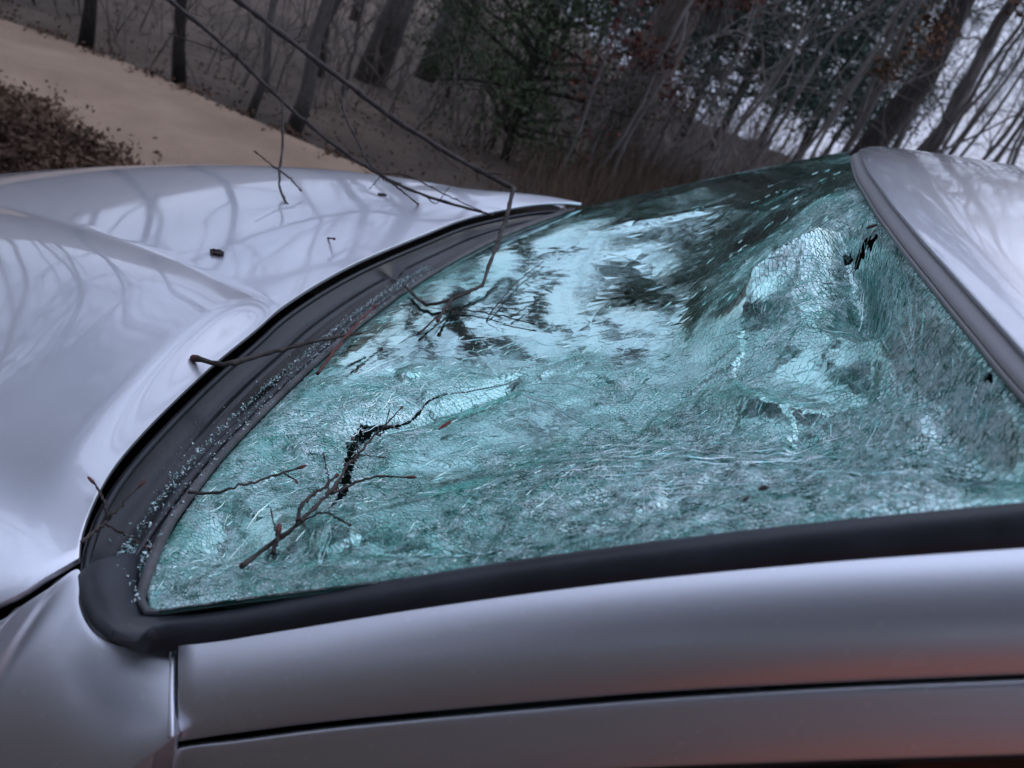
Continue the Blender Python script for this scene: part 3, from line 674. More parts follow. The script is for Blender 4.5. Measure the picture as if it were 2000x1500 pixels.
print('crease', CY0, CY1, _c0, _c1)
ny, nx = 150, 110
_sh = [hit(*p, hood_z) for p in [(155, 1111), (100, 1146), (50, 1178), (0, 1212)]]
_d = _sh[-1]-_sh[-2]
SH = smooth_curve([q[:2] for q in _sh]+[_sh[-1][:2]+_d[:2]*1.6+np.array([.02, 0]), np.array([.08, .80]), np.array([.30, .835]), np.array([.7, .86]), np.array([1.25, .83])], 200)
ys = np.linspace(HE_y[0]+.002, HE_y[-1]-.001, ny)
HP = np.zeros((ny, nx, 3))
for i, y in enumerate(ys):
    e0 = np.interp(y, HE_y, HE_x); s = (np.linspace(0, 1, nx)**1.5)*1.25; g_ = (i/(ny-1))**2.2
    xx = e0+s; yn = np.interp(xx, SH[:, 0], SH[:, 1], left=SH[0, 1])-.0018
    yy = y+g_*(yn-np.interp(e0, SH[:, 0], SH[:, 1], left=SH[0, 1])+.0018)
    HP[i, :, 0] = xx; HP[i, :, 1] = yy; HP[i, :, 2] = hood_z(xx, yy)
    HP[i, -8:, 2] -= np.linspace(0, 1, 8)**2*.06
hood = sheet('hood', HP, M_paint, car, .006, flip=True)

# cowl -----------------------------------------------------------------
n = 160; He = smooth_curve(HEp[HEp[:, 1].argsort()[::-1]], n)      # near -> far
corner_px = [(157, 1110), (158, 1180), (185, 1232), (232, 1257), (300, 1263)]
CRN = smooth_curve([hit(*p, hz_f) for p in corner_px], 24)
outer = np.vstack([CRN[::-1], He[1:]]); outer = smooth_curve(outer, n)
inner = smooth_curve(Bc[::4], n)
CP = np.zeros((n, 22, 3))
for j in range(22):
    t = j/21; q = outer*(1-t)+inner*t
    sag = (-.012*math.sin(PI*min(t*1.15, 1))-.006*(1-t))*sstep(0, .14, np.linspace(0, 1, n))
    ridge = .006*math.exp(-((t-.42)/.06)**2)-.007*math.exp(-((t-.62)/.05)**2)+.004*math.exp(-((t-.80)/.04)**2)
    q = q.copy(); q[:, 2] += sag-.004; uu = np.linspace(0, 1, n)
    q[:, 2] += ridge*sstep(.12, .3, uu)*(1-sstep(.55, .62, uu)*.4)
    q[:, 2] -= .012*np.exp(-((uu-.60)/.012)**2)*math.exp(-((t-.45)/.25)**2)     # drain notch
    q[:, 2] -= .010*np.exp(-((uu-.30)/.05)**2)*math.exp(-((t-.7)/.12)**2)
    CP[:, j] = q
cowl = sheet('cowl_panel', CP, M_black, car, flip=True)
# seal strip along the rear edge of the bonnet
V, F = tubes([(He+np.array([-.004, 0, -.010]), np.full(n, .0035), 6)]); mesh_obj('hood_seal', V, F, M_rubber, car)
# moulding along the glass base: grey strip under a dark lip
Bx = smooth_curve([hit(*p, zb_f) for p in [(520, 1172), (440, 1190), (380, 1201), (335, 1208), (302, 1205), (288, 1180)]]+[Bc[12], Bc[20]]+list(Bc[28::6]), 100)
V, F = tubes([(Bx+np.array([.006, 0, .001]), np.interp(np.arange(100), [0, 8, 90, 99], [.001, .0045, .0042, .001]), 8)]); mesh_obj('base_moulding', V, F, M_mould, car)
V, F = tubes([(smooth_curve(Bc[4:], 100)+np.array([.017, 0, -.003]), np.interp(np.arange(100), [0, 8, 90, 99], [.001, .0048, .0042, .001]), 8)]); mesh_obj('base_seal', V, F, M_rubber, car)

# near side: pillar trim, pillar, door frame ----------------------------
x_far = -1.15
def side_curve(px, yoff, n=90, slope=None, ext=None):
    """unproject on the leaning side plane of the cabin (y falls from .709 at the base to .64 at the roof), prolonged rearwards"""
    pts = []
    for p in px:
        y = .70
        for _ in range(12):
            q = at_y(*p, y); y = .709-.069*np.clip((-.14-q[0])/.50, 0, 1.2)+yoff
        pts.append(at_y(*p, y))
    P = np.array(pts); d = P[-1]-P[-2]; d /= -d[0]; P = np.vstack([P, P[-1]+d*.07, P[-1]+d*.13*np.array([1, 1, .85])])
    for x, dz in (ext or ((-.95, .30), (-1.2, .08), (-1.5, -.02))):
        q = P[-1].copy(); q[2] += d[2]*dz*(P[-1][0]-x)+0; q[1] += -.03*(P[-1][0]-x)*0.5; q[0] = x; P = np.vstack([P, q])
    return smooth_curve(P, n)
def corner(pre, c, n=90):
    P = np.vstack([[hit(*p, zb_f) for p in pre], c]); return smooth_curve(P[:len(pre)+1].tolist()+P[len(pre)+4::3].tolist(), n)
cA = side_curve([(292, 1204), (400, 1197), (560, 1172), (700, 1150), (1000, 1104), (1500, 1040), (2000, 990)], .0)
cB = side_curve([(300, 1262), (400, 1252), (560, 1224), (850, 1176), (1200, 1130), (1600, 1091), (2000, 1062)], .012)
cA = corner([(262, 1075), (258, 1130), (270, 1178)], cA); cB = corner([(160, 1120), (168, 1178), (196, 1226), (240, 1251)], cB)
cB2 = side_curve([(354, 1262), (400, 1256), (560, 1229), (850, 1182), (1200, 1136), (1600, 1097), (2000, 1068)], .010)
cC = side_curve([(354, 1440), (460, 1424), (700, 1394), (1200, 1348), (1600, 1324), (2000, 1306)], .046)
cD = side_curve([(262, 1525), (292, 1480), (350, 1453), (460, 1440), (700, 1410), (1200, 1365), (1600, 1338), (2000, 1320)], .046)
cE = side_curve([(330, 1665), (440, 1610), (620, 1565), (900, 1520), (1200, 1494), (1600, 1478), (2000, 1464)], .060)
def band(name, a, b, m_, prof, thick=.0, k=9):
    """prof(t) -> (fraction a->b in z, fraction a->b in y/x)"""
    n_ = len(a); P = np.zeros((n_, k, 3))
    for j in range(k):
        fz, fy = prof(j/(k-1)); P[:, j, :2] = a[:, :2]*(1-fy)+b[:, :2]*fy; P[:, j, 2] = a[:, 2]*(1-fz)+b[:, 2]*fz
    return sheet(name, P, m_, car, thick, flip=True)
quarter = lambda t: (1-math.cos(t*PI/2), math.sin(t*PI/2))
lin = lambda t: (t, t)
# the flat black reveal moulding stands a little proud of the glass
rmp = sstep(4, 22, np.arange(90.))[:, None]; tr_in = cA+NW*(.004*rmp-.004); tr_out = cB+np.array([0, 0, .002])
TP = np.zeros((90, 9, 3))
for j in range(9):
    t = j/8; TP[:, j] = tr_in*(1-t)+tr_out*t; TP[:, j, 2] += .003*math.sin(PI*t)-.006*max(0, (t-.85)/.15)-.004*max(0, (.12-t)/.12)
sheet('windshield_trim', TP, M_rubber, car, .004, flip=True)
band('trim_channel', cB2+np.array([0, -.012, -.004]), cB2+np.array([0, .002, -.009]), M_gap, lin)
pil = band('a_pillar', cB2, cC, M_flank, lambda t: ((1-math.cos(t*PI/2))*.88+.12*t, math.sin(t*PI/2)*.9+.1*t), .005, 17)
band('pillar_gap', cC+np.array([0, -.012, .004]), cD+np.array([0, -.012, -.004]), M_gap, lin)
band('door_frame', cD, cE, M_flank, lambda t: (t, math.sin(t*PI/2)*.6+.4*t), .005, 9)
cF = cE.copy(); cF[:, 2] = np.minimum(cE[:, 2]-.05, .93); cF[:, 1] += .10
band('side_window', cE+np.array([0, -.008, .006]), cF, M_sidewin, lin)
V, F = tubes([(cE+np.array([0, -.001, -.002]), np.full(90, .004), 6)]); mesh_obj('window_seal', V, F, M_rubber, car)

# fender: rim = shut line + corner of the cowl, rolling down to the flank
sh3 = [np.array([q[0], q[1], float(hood_z(*q))]) for q in SH]
rim_k = [np.interp([v], SH[:, 0], np.arange(200))[0] for v in (1.24, .9, .6, .35, .15, .05, 0., -.03)]
rim_pts = [sh3[int(k)] for k in rim_k]+[np.array([q[0], q[1], q[2]]) for q in _sh[::-1]]
low_pts = [np.array(q) for q in [(1.24, .88, .5), (.9, .90, .60), (.6, .90, .68), (.35, .89, .75), (.15, .86, .82), (.05, .835, .86), (.01, .820, .882), (-.015, .810, .895), (-.04, .804, .902), (-.05, .801, .905), (-.064, .799, .907), (-.078, .798, .910)]]
rim_pts += [hit(*p, hz_f) for p in [(156, 1180), (183, 1233), (231, 1259), (300, 1266), (346, 1262)]]
end_px = at_y(342, 1440, .709+.046)
low_pts += [np.array(q) for q in [(-.105, .796, .922), (-.135, .792, .942), (-.158, .786, .962), (-.180, .774, .990)]]+[end_px]
def ucurve(pts, per=9):
    P = np.asarray(pts, float); Q = np.vstack([2*P[0]-P[1], P, 2*P[-1]-P[-2]]); o = []
    for i in range(1, len(Q)-2):
        t = np.linspace(0, 1, per, endpoint=False)[:, None]
        o.append(.5*((2*Q[i])+(-Q[i-1]+Q[i+1])*t+(2*Q[i-1]-5*Q[i]+4*Q[i+1]-Q[i+2])*t**2+(-Q[i-1]+3*Q[i]-3*Q[i+1]+Q[i+2])*t**3))
    return np.vstack(o+[P[-1:]])
rim, low = ucurve(rim_pts), ucurve(low_pts); nr = len(rim)
rim[:, 1] += .0008
FP = np.zeros((nr, 30, 3))
for j in range(30):
    if j < 20:
        t = j/19; fy = .55*math.sin(t*PI/2)+.45*t; fz = .55*(1-math.cos(t*PI/2))+.45*t
        FP[:, j, :2] = rim[:, :2]*(1-fy)+low[:, :2]*fy; FP[:, j, 2] = rim[:, 2]*(1-fz)+low[:, 2]*fz
    else:
        t = (j-19)/10; FP[:, j] = low; FP[:, j, 2] = low[:, 2]*(1-t)+t*.42; FP[:, j, 1] += .03*math.sin(t*PI*.5)*np.linspace(1, 0, nr)**.5-.003*t*np.linspace(0, 1, nr)**6
sheet('front_fender', FP, M_flank, car, .005, flip=False)
V, F = tubes([(FP[-1, :20]+np.array([.0015, .0015, 0]), np.full(20, .0022), 8)]); mesh_obj('fender_lip', V, F, M_paint, car)
# door below the seam
dl = cF.copy(); dq = np.zeros((90, 12, 3))
for j in range(12):
    t = j/11; dq[:, j] = cF; dq[:, j, 2] = cF[:, 2]*(1-t)+.35*t; dq[:, j, 1] = cF[:, 1]*(1-t)+.88*t+.0
sheet('front_door', dq, M_flank, car, .005, flip=True)

# roof -----------------------------------------------------------------
def roof_z(x, y):
    s = np.clip(np.interp(y, RY, RX)-x, 0, 3)
    return 1.3742-.0231*(y/.6377)**2 + .012*np.tanh(s/.02) + ROOF_A*s - ROOF_B*s*s - .35*np.clip(np.abs(y)-.52, 0, 1)**2
ROOF_A, ROOF_B = .20, .13
_t = Tc[Tc[:, 1].argsort()]; RY, RX = _t[:, 1], _t[:, 0]
yr = np.linspace(-.585, .64, 70); RP = np.zeros((70, 60, 3))
xe = np.interp(yr, RY, RX)
for i, y in enumerate(yr):
    s = (np.linspace(0, 1, 60)**1.6)*1.3; rnd_ = .10*np.clip((-.46-y)/.125, 0, 1)**2     # rounded far corner
    RP[i, :, 0] = xe[i]-rnd_-s-.004; RP[i, :, 1] = y; RP[i, :, 2] = roof_z(xe[i]-rnd_-s-.004, y)+.010
roof = sheet('roof', RP, M_paint, car, .006, flip=False)
edge = RP[:, 0]+np.array([.006, 0, -.010])
EP = np.zeros((70, 7, 3))
for j in range(7):
    t = j/6; EP[:, j] = RP[:, 0]+np.array([.0003, 0, .0012]); EP[:, j, 0] += .010*math.sin(t*PI*.5); EP[:, j, 2] -= .009*t
m_hem = mat('roof_front_hem', (.30, .30, .30), .45, .3)
sheet('roof_front_edge', EP, m_hem, car, flip=True)
V, F = tubes([(RP[:, 0]+np.array([.009, 0, -.011]), np.full(70, .0025), 6)]); mesh_obj('roof_seal', V, F, m_hem, car)
HL = RP[::3, ::3].copy(); HL[:, :, 2] -= .035; HL[:, 0, 0] -= .03
sheet('headliner', HL, M_dash, car, .004)
for s_, ye in ((1, .66), (-1, -.60)):
    P0 = np.zeros((14, 6, 3))
    for i in range(14):
        for j in range(6): P0[i, j] = (-.62-1.4*i/13, ye-s_*.02*(5-j)/5+s_*.10*j/5, 1.34-.5*j/5)
    sheet('cabin_side_lining', P0, M_dash, car, .004)
# far pillar and far side, rear of the body
far_edge = Wsurf(np.ones(40), np.linspace(0, 1, 40))
FPp = np.zeros((40, 8, 3))
for j in range(8):
    t = j/7; FPp[:, j] = far_edge; FPp[:, j, 1] -= .05*math.sin(t*PI/2)+.002; FPp[:, j, 2] -= .07*(1-math.cos(t*PI/2))+.006
sheet('a_pillar', FPp, M_paint, car, .005, flip=True)
P0 = np.zeros((20, 10, 3))
for i in range(20):
    x = -.05-(2.1)*i/19
    for j in range(10):
        t = j/9; P0[i, j] = (x, -.80-.08*math.sin(PI*t), .95-.60*t)
sheet('far_door', P0, M_paint, car, .005, flip=False)
P0 = np.zeros((30, 10, 3))
for i in range(30):
    x = 1.3-1.40*i/29; zt_ = float(hood_z(max(x, -.05), -.70))
    for j in range(10):
        t = j/9; P0[i, j] = (x, -.715-.13*math.sin(min(t*2, 1)*PI/2), zt_-.012-.08*(1-math.cos(min(t*2, 1)*PI/2))-.45*max(0, t-.3))
sheet('front_fender', P0, M_paint, car, .005, flip=False)
P0 = np.zeros((30, 9, 3))
for i in range(30):
    for j in range(9):
        t = i/29; y = -.7+1.4*j/8; x = -1.9-1.5*t; P0[i, j] = (x, y, 1.43-.08*(y/.7)**2-.9*t**2.4)
sheet('tailgate', P0, M_paint, car, .005, flip=False)
P0 = np.zeros((12, 9, 3))
for i in range(12):
    for j in range(9):
        t = i/11; y = -.8+1.6*j/8; P0[i, j] = (1.16+.12*math.sin(t*PI)-.05*(y/.8)**2, y, .66-.36*t)
sheet('front_bumper', P0, M_paint, car, .01, flip=True)
for s_ in (-1, 1):
    for wx in (.72, -1.85):
        th = np.linspace(0, 2*PI, 40); ring = np.stack([wx+.25*np.cos(th), np.full(40, s_*.76), .31+.25*np.sin(th)], 1)
        wh = empty('wheel', (0, 0, 0)); wh.parent = car
        V, F = tubes([(ring, np.full(40, .07), 10)], caps=False); mesh_obj('tyre', V, F, M_tyre, wh)
        pts = [(ring*0+np.array([wx, s_*.80, .31]))[:2]+np.array([[0, -s_*.02, 0], [0, s_*.02, 0]])]
        V, F = tubes([(pts[0], np.array([.19, .19]), 20)]+[([[wx, s_*.82, .31], [wx+.18*math.cos(a), s_*.80, .31+.18*math.sin(a)]], [.03, .02], 5) for a in np.arange(5)*2*PI/5]); mesh_obj('rim', V, F, M_rim, wh, smooth=False)
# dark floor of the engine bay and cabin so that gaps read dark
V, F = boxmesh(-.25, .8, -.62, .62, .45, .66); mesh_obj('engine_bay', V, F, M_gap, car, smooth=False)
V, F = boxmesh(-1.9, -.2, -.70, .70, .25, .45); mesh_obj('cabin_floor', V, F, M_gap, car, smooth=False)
for s_ in (1,):
    P0 = np.zeros((60, 4, 3))
    for j in range(4): P0[:, j] = smooth_curve(rim, 60)+np.array([0, -.012*0-.004*j, -.012-.02*j])
    sheet('fender_flange', P0, M_gap, car)
# cabin
dp = np.zeros((30, 12, 3))
for i in range(30):
    for j in range(12):
        y = -.62+1.22*i/29; t = j/11; x = -.08-.42*t; dp[i, j] = (x, y, .97-.03*t+.035*math.exp(-((y-.34)/.17)**2)*sstep(.3, .8, np.array(t))-.22*max(0, t-.85)/.15)
sheet('dashboard', dp, M_dash, car, flip=True)
sw = empty('steering_wheel'); sw.parent = car
th = np.linspace(0, 2*PI, 41); cw = np.array([-.62, .34, .88])
ax1 = np.array([.45, 0, .89]); ax2 = np.array([0, 1., 0])
V, F = tubes([(cw+.18*(np.cos(th)[:, None]*ax1+np.sin(th)[:, None]*ax2), np.full(41, .014), 8)], caps=False); mesh_obj('wheel_rim', V, F, M_dash, sw)
V, F = tubes([([cw, cw+.18*(math.cos(a)*ax1+math.sin(a)*ax2)], [.03, .015], 6) for a in (PI, PI/2, -PI/2)]); mesh_obj('spoke', V, F, M_dash, sw)
for y0 in (.34, -.34):
    st_ = empty('front_seat'); st_.parent = car
    for nm, (xa, xb, za, zb_, yw) in dict(seat_base=(-1.35, -.85, .45, .62, .24), seat_back=(-1.50, -1.32, .60, 1.12, .23), headrest=(-1.50, -1.40, 1.15, 1.30, .12)).items():
        V, F = boxmesh(xa, xb, y0-yw, y0+yw, za, zb_); o = mesh_obj(nm, V, F, M_seat, st_); bv = o.modifiers.new('round', 'BEVEL'); bv.width = .05; bv.segments = 4

# loose glass crumbs along the torn base and on the cowl ----------------
def crumbs(pts, size, name, parent):
    V, F, nv = [], [], 0
    for p, s in zip(pts, size):
        q = rng.normal(size=(4, 3)); q /= np.linalg.norm(q, axis=1)[:, None]; q = q*s*rng.uniform(.6, 1.2, (4, 1))
        V.append(q+p+np.array([0, 0, s*.5])); F += [(nv, nv+1, nv+2), (nv, nv+2, nv+3), (nv, nv+3, nv+1), (nv+1, nv+3, nv+2)]; nv += 4
    return mesh_obj(name, np.vstack(V), F, M_crumb, parent, smooth=False)
pts, sz = [], []
for _ in range(2000):
    u = rng.random()**.8*.62; k = int(u*199); b = Bc[k]; t = abs(rng.normal())*.010 + .004
    if rng.random() < .5: t = rng.normal()*.0016+.0235
    nrm = np.array([1, .2, 0]); pts.append(b+nrm*t*np.array([1, 1, 0])+np.array([0, rng.normal()*.003, .003+.002*rng.random()])); sz.append(rng.uniform(.0007, .0021))
for _ in range(160):
    i = int(np.clip(rng.normal()*14+26, 0, 150)); j = rng.integers(5, 21); pts.append(CP[i, j]+rng.normal(size=3)*[.006, .006, .0005]+[0, 0, .001]); sz.append(rng.uniform(.0006, .0020))
for _ in range(600):
    q = px_m((rng.normal()*16+268, rng.uniform(1070, 1195))); i = rng.integers(0, 14)
    a = at_z(rng.normal()*14+268+ (rng.random()-.5)*10, rng.uniform(1065, 1192), 1.048); pts.append(a); sz.append(rng.uniform(.0012, .003))
cb_ = crumbs(pts, sz, 'glass_crumbs', None); cb_.matrix_world = G
tag(cb_, 'loose green glass crumbs spilled along the base of the broken windshield and on the black cowl', 'broken glass', kind='stuff')
# crumbs standing up on the crushed sheet: sparkle
pts, sz = [], []
Q = rng.random((30000, 2))*met((1, 1)); cq = crush_field(Q); Q = Q[rng.random(len(Q)) < cq**4*.35]; X = on_glass(Q, .0012)
o = crumbs(X, rng.uniform(.0006, .0017, len(X)), 'glass_splinters', windshield); o['kind'] = 'stuff'

# ------------------------------------------------------------------ branches and debris lying on the car
def surf_z(x, y):
    """top of whatever part of the car lies below (x, y)"""
    return 0
def limb(name, specs, label, cat='branch', bark=M_twig, group=None):
    """specs: list of (kind, pixel points with distances, r0, r1, part name)"""
    root = empty(name); root.matrix_world = G; tag(root, label, cat, group)
    for nm, pts, r0, r1 in specs:
        P = smooth_curve(np.array(pts), max(8, len(pts)*7)); n_ = len(P)
        P = P+rng.normal(size=P.shape)*.0008*np.sin(np.linspace(0, PI, n_))[:, None]
        R_ = np.linspace(r0, r1, n_)*(1+.10*rng.normal(size=n_)); R_[::7] *= 1.28
        V, F = tubes([(P, R_, 7)]); mesh_obj(nm, V, F, bark, root)
        if nm == 'twig' or r1 < .0018:
            e_ = P[-1]; d = P[-1]-P[-2]; d /= np.linalg.norm(d)
            V, F = tubes([([e_-d*.001, e_+d*.003, e_+d*.007, e_+d*.009], [r1*1.1, r1*1.9, r1*1.5, r1*.3], 6)]); mesh_obj('bud', V, F, M_bud, root)
    return root
def D(*q): return [at_d(x, y, d) for x, y, d in q]
def on_gl(px, py, off=.006):
    return on_glass(px_md((px, py)), off)[0]
def on_hood(px, py, off=.004): return hit(px, py, hood_z)+np.array([0, 0, off])
def rnd_twigs(P, n_, ln, r):
    o_ = []
    for _ in range(n_):
        k = rng.integers(1, len(P)-1); d = P[k+1]-P[k] if k+1 < len(P) else P[k]-P[k-1]; d = d/np.linalg.norm(d)+rng.normal(size=3)*.7; d /= np.linalg.norm(d)
        l_ = ln*rng.uniform(.4, 1.2); o_.append(('twig', [P[k], P[k]+d*l_*.5+rng.normal(size=3)*.006, P[k]+d*l_+rng.normal(size=3)*.01], r, r*.5))
    return o_
b1 = D((400, -40, 1.95), (470, 5, 1.88), (560, 75, 1.80), (680, 165, 1.72), (760, 225, 1.66), (860, 290, 1.58), (940, 335, 1.52), (1003, 368, 1.47))
b1h = D((1003, 368, 1.47), (985, 440, 1.38), (962, 500, 1.28))+[on_gl(947, 572, .012)]
b1g = [on_gl(947, 572, .012), on_gl(885, 597, .010), on_gl(835, 603, .008), on_gl(780, 553, .012)]
b1t = D((678, 172, 1.72), (670, 212, 1.66), (700, 280, 1.60), (722, 320, 1.56), (760, 352, 1.52))+[on_hood(812, 408, .012)]
limb('fallen_branch', [('stem', b1, .0060, .0046), ('side_branch', b1h, .0042, .0026), ('side_branch', b1g, .0028, .0020), ('twig', b1t, .0026, .0015),
     ('twig', [on_gl(885, 597, .01), on_gl(862, 640, .012)], .0022, .0018), ('twig', D((950, 338, 1.51), (1000, 342, 1.49)), .0016, .0010)]+rnd_twigs(np.array(b1), 4, .05, .0013),
     'long thin bare branch slanting over the hood, its bent end resting on the broken windshield')
b2 = D((290, -30, 2.05), (350, 15, 2.0), (450, 100, 1.92), (560, 205, 1.82), (660, 288, 1.74), (740, 340, 1.68), (830, 382, 1.60))+[on_hood(962, 428, .008)]
b2t = D((552, 200, 1.83), (552, 280, 1.72), (547, 365, 1.62), (575, 420, 1.54), (610, 458, 1.50))+[on_hood(648, 488, .02)]
limb('fallen_branch', [('stem', b2, .0050, .0026), ('twig', b2t, .0030, .0014), ('twig', D((549, 335, 1.66), (525, 318, 1.66), (503, 300, 1.66)), .0018, .0012), ('twig', D((549, 335, 1.66), (570, 352, 1.64), (584, 368, 1.63)), .0018, .0012),
     ('twig', D((740, 338, 1.68), (800, 345, 1.66), (880, 385, 1.60), (935, 410, 1.57)), .0016, .0011), ('twig', D((330, 65, 1.95), (400, 90, 1.93), (455, 110, 1.91)), .0013, .0010)]+rnd_twigs(np.array(b2), 6, .06, .0012),
     'darker bare branch running beneath the long one, with a crooked twig dangling over the hood')
o3 = limb('fallen_twig', [('stem', [hit(384, 719, hood_z)+np.array([0, 0, .012]), at_z(440, 711, 1.052), at_z(520, 690, 1.050), at_z(620, 665, 1.052), at_z(706, 650, 1.052)], .0030, .0020)], 'short twig with a red bud tip bridging the hood edge and the black cowl', 'twig')
_b = hit(384, 719, hood_z)+np.array([0, 0, .012]); _e = _b-at_z(440, 711, 1.052); _e /= np.linalg.norm(_e)
V, F = tubes([(np.array([_b-_e*.004, _b+_e*.001, _b+_e*.006, _b+_e*.009]), [.0030, .0042, .0036, .0008], 8)]); mesh_obj('bud', V, F, M_bud, o3)
b4 = [on_gl(478, 1120, .006), on_gl(530, 1080, .006), on_gl(585, 1045, .008), on_gl(650, 990, .012), on_gl(705, 935, .020), on_gl(750, 890, .022), on_gl(795, 832, .02)]
b4b = [on_gl(590, 1035, .008), on_gl(600, 1015, .012), on_gl(655, 970, .014), on_gl(665, 955, .012)]
limb('fallen_branch', [('stem', b4, .0018, .0007), ('side_branch', b4b, .0015, .0010), ('twig', [on_gl(655, 985, .01), on_gl(735, 957, .012), on_gl(800, 948, .008)], .0013, .0008),
     ('twig', [on_gl(540, 1095, .006), on_gl(555, 1070, .012)], .0016, .0012), ('twig', [on_gl(690, 1040, .006), on_gl(640, 1020, .008), on_gl(600, 1030, .006)], .0008, .0006)]+rnd_twigs(np.array(b4), 8, .025, .0008),
     'forked twig lying across the cracked glass below the long tear', 'twig')
b5 = [on_gl(360, 985, .010), on_gl(430, 978, .008), on_gl(500, 958, .008), on_gl(588, 930, .008)]
limb('fallen_twig', [('stem', b5, .0014, .0009), ('twig', [on_gl(560, 938, .008), on_gl(585, 958, .01)], .0009, .0006)], 'hair-thin dark twig on the milky glass near the base of the windshield', 'twig')
z6 = 1.058
limb('fallen_twig', [('stem', [at_z(158, 1060, z6), at_z(205, 1020, z6), at_z(235, 985, z6+.005), at_z(272, 950, z6+.008)], .0014, .0009), ('twig', [at_z(210, 1015, z6), at_z(205, 985, z6+.01), at_z(184, 944, z6+.015)], .0012, .0008),
     ('twig', [at_z(205, 1022, z6), at_z(245, 1045, z6-.002), at_z(285, 1068, z6-.004)], .0011, .0007)], 'small three-way twig caught in the black cowl corner by the hood edge', 'twig')
b7 = [on_gl(820, 660, .006), on_gl(880, 615, .006), on_gl(960, 620, .006), on_gl(1040, 640, .006)]
limb('fallen_twig', [('stem', b7, .0014, .0007), ('twig', [on_gl(960, 620, .006), on_gl(1010, 560, .006), on_gl(1060, 520, .006)], .0010, .0006), ('twig', [on_gl(1000, 628, .006), on_gl(1045, 600, .006)], .0008, .0006)]+rnd_twigs(np.array(b7), 7, .03, .0007),
     'spray of fine twigs flat on the smooth upper glass, beside the bent branch end', 'twig')
b8 = [at_z(620, 730, 1.05), at_z(650, 690, 1.056), at_z(690, 640, 1.060), at_z(730, 600, 1.060)]
limb('fallen_twig', [('stem', b8, .0022, .0016)], 'reddish twig lying along the base of the windshield among glass crumbs', 'twig', M_bud)

def flake(name, c, nrm, length, width, rot, m_, label, cat, curl=.3, thick=.0012, parent=None):
    """a small curled leaf or chip: lens outline, thickness and a midrib fold"""
    nrm = np.array(nrm, float); nrm /= np.linalg.norm(nrm); a = np.cross(nrm, [0.3, .9, .1]); a /= np.linalg.norm(a); b = np.cross(nrm, a)
    a, b = a*math.cos(rot)+b*math.sin(rot), -a*math.sin(rot)+b*math.cos(rot); n_ = 9; P = np.zeros((n_, 5, 3))
    for i in range(n_):
        t = i/(n_-1); w = width*.5*math.sin(PI*(.06+.9*t))**.8*(1+.25*math.sin(t*17+c[0]*99))
        for j in range(5):
            s = (j-2)/2; P[i, j] = c+a*(t-.5)*length+b*s*w+nrm*(thick+curl*width*(s*s)*.5+curl*length*.25*(t-.5)**2)
    o = sheet(name, P, m_, None, thick); o.matrix_world = G; tag(o, label, cat); return o
def hood_n(p): 
    e_ = .004; return np.array([-(hood_z(p[0]+e_, p[1])-hood_z(p[0]-e_, p[1]))/(2*e_), -(hood_z(p[0], p[1]+e_)-hood_z(p[0], p[1]-e_))/(2*e_), 1.])
M_chip = mottle(mat('wet_bark_chip', (.02, .012, .012), .5), (.008, .006, .007), (.05, .02, .02), 120, bump=.001, bscale=400)
def hflake(px, py, L_, Wd, rot, m_, label, cat='leaf', name='fallen_leaf', **k):
    p = hit(px, py, hood_z); return flake(name, p, hood_n(p), L_, Wd, rot, m_, label, cat, **k)
hflake(424, 504, .024, .018, .2, M_chip, 'black curled bark chip lying on the bright middle of the hood', 'bark chip', 'bark_chip', curl=.8, thick=.003)
hflake(746, 387, .020, .013, .3, M_chip, 'dark bark chip on the far side of the hood beyond the branch', 'bark chip', 'bark_chip', curl=.8, thick=.003)
hflake(682, 430, .022, .004, 1.2, M_bud, 'thin reddish leaf sliver on the far part of the hood')
hflake(157, 672, .030, .0028, .2, M_bud, 'dry red pine needle pair on the near grey part of the hood', 'needle', 'pine_needle')
hflake(170, 660, .022, .0022, .5, M_bud, 'single dry pine needle crossing the red pair on the hood', 'needle', 'pine_needle')
hflake(4, 655, .016, .004, .9, M_chip, 'dark sliver of bark at the near left margin of the hood', 'bark chip', 'bark_chip')
hflake(51, 810, .0035, .003, .9, M_chip, 'tiny round black speck alone on the smooth grey hood', 'speck', 'dirt_speck', curl=.1)
hflake(190, 413, .006, .005, .9, M_chip, 'tiny dark speck on the bright far hood panel', 'speck', 'dirt_speck', curl=.1)
def gflake(px, py, L_, Wd, rot, m_, label, cat='leaf', name='fallen_leaf', **k):
    return flake(name, on_gl(px, py, .006), NW, L_, Wd, rot, m_, label, cat, **k)
M_redleaf = mottle(mat('red_leaf', (.3, .03, .02), .6), (.14, .015, .012), (.34, .05, .03), 60)
gflake(875, 845, .018, .0065, 1.35, M_redleaf, 'bright red leaf scrap lying on the glass beside the tear')
gflake(1496, 976, .0065, .0055, .4, M_chip, 'round dark brown leaf crumb on the crushed glass above the black trim')
gflake(1462, 997, .006, .003, 1.2, M_chip, 'smaller brown crumb just below the round one on the glass')
gflake(1706, 458, .012, .008, .8, M_oakleaf, 'orange-brown leaf tucked under the front edge of the roof')
pm = cB2[30]*.45+cC[30]*.55
_pl = [at_y(808, 1306, .709-.04+.035)]
flake('fallen_leaf', _pl[0]+np.array([0, .006, 0]), (0, .8, .6), .011, .0035, .9, M_bud, 'narrow red-brown leaf stuck to the near windshield pillar', 'leaf')
M_yel = mottle(mat('yellow_leaf', (.4, .3, .15), .8), (.33, .26, .16), (.45, .36, .22), 40)
rp_ = hit(1850, 478, lambda x, y: roof_z(x, y)+.004); flake('fallen_leaf', rp_, (0, 0, 1), .035, .013, .3, M_yel, 'pale yellow leaf pressed flat on the silver roof', 'leaf', curl=.02, thick=.0006)

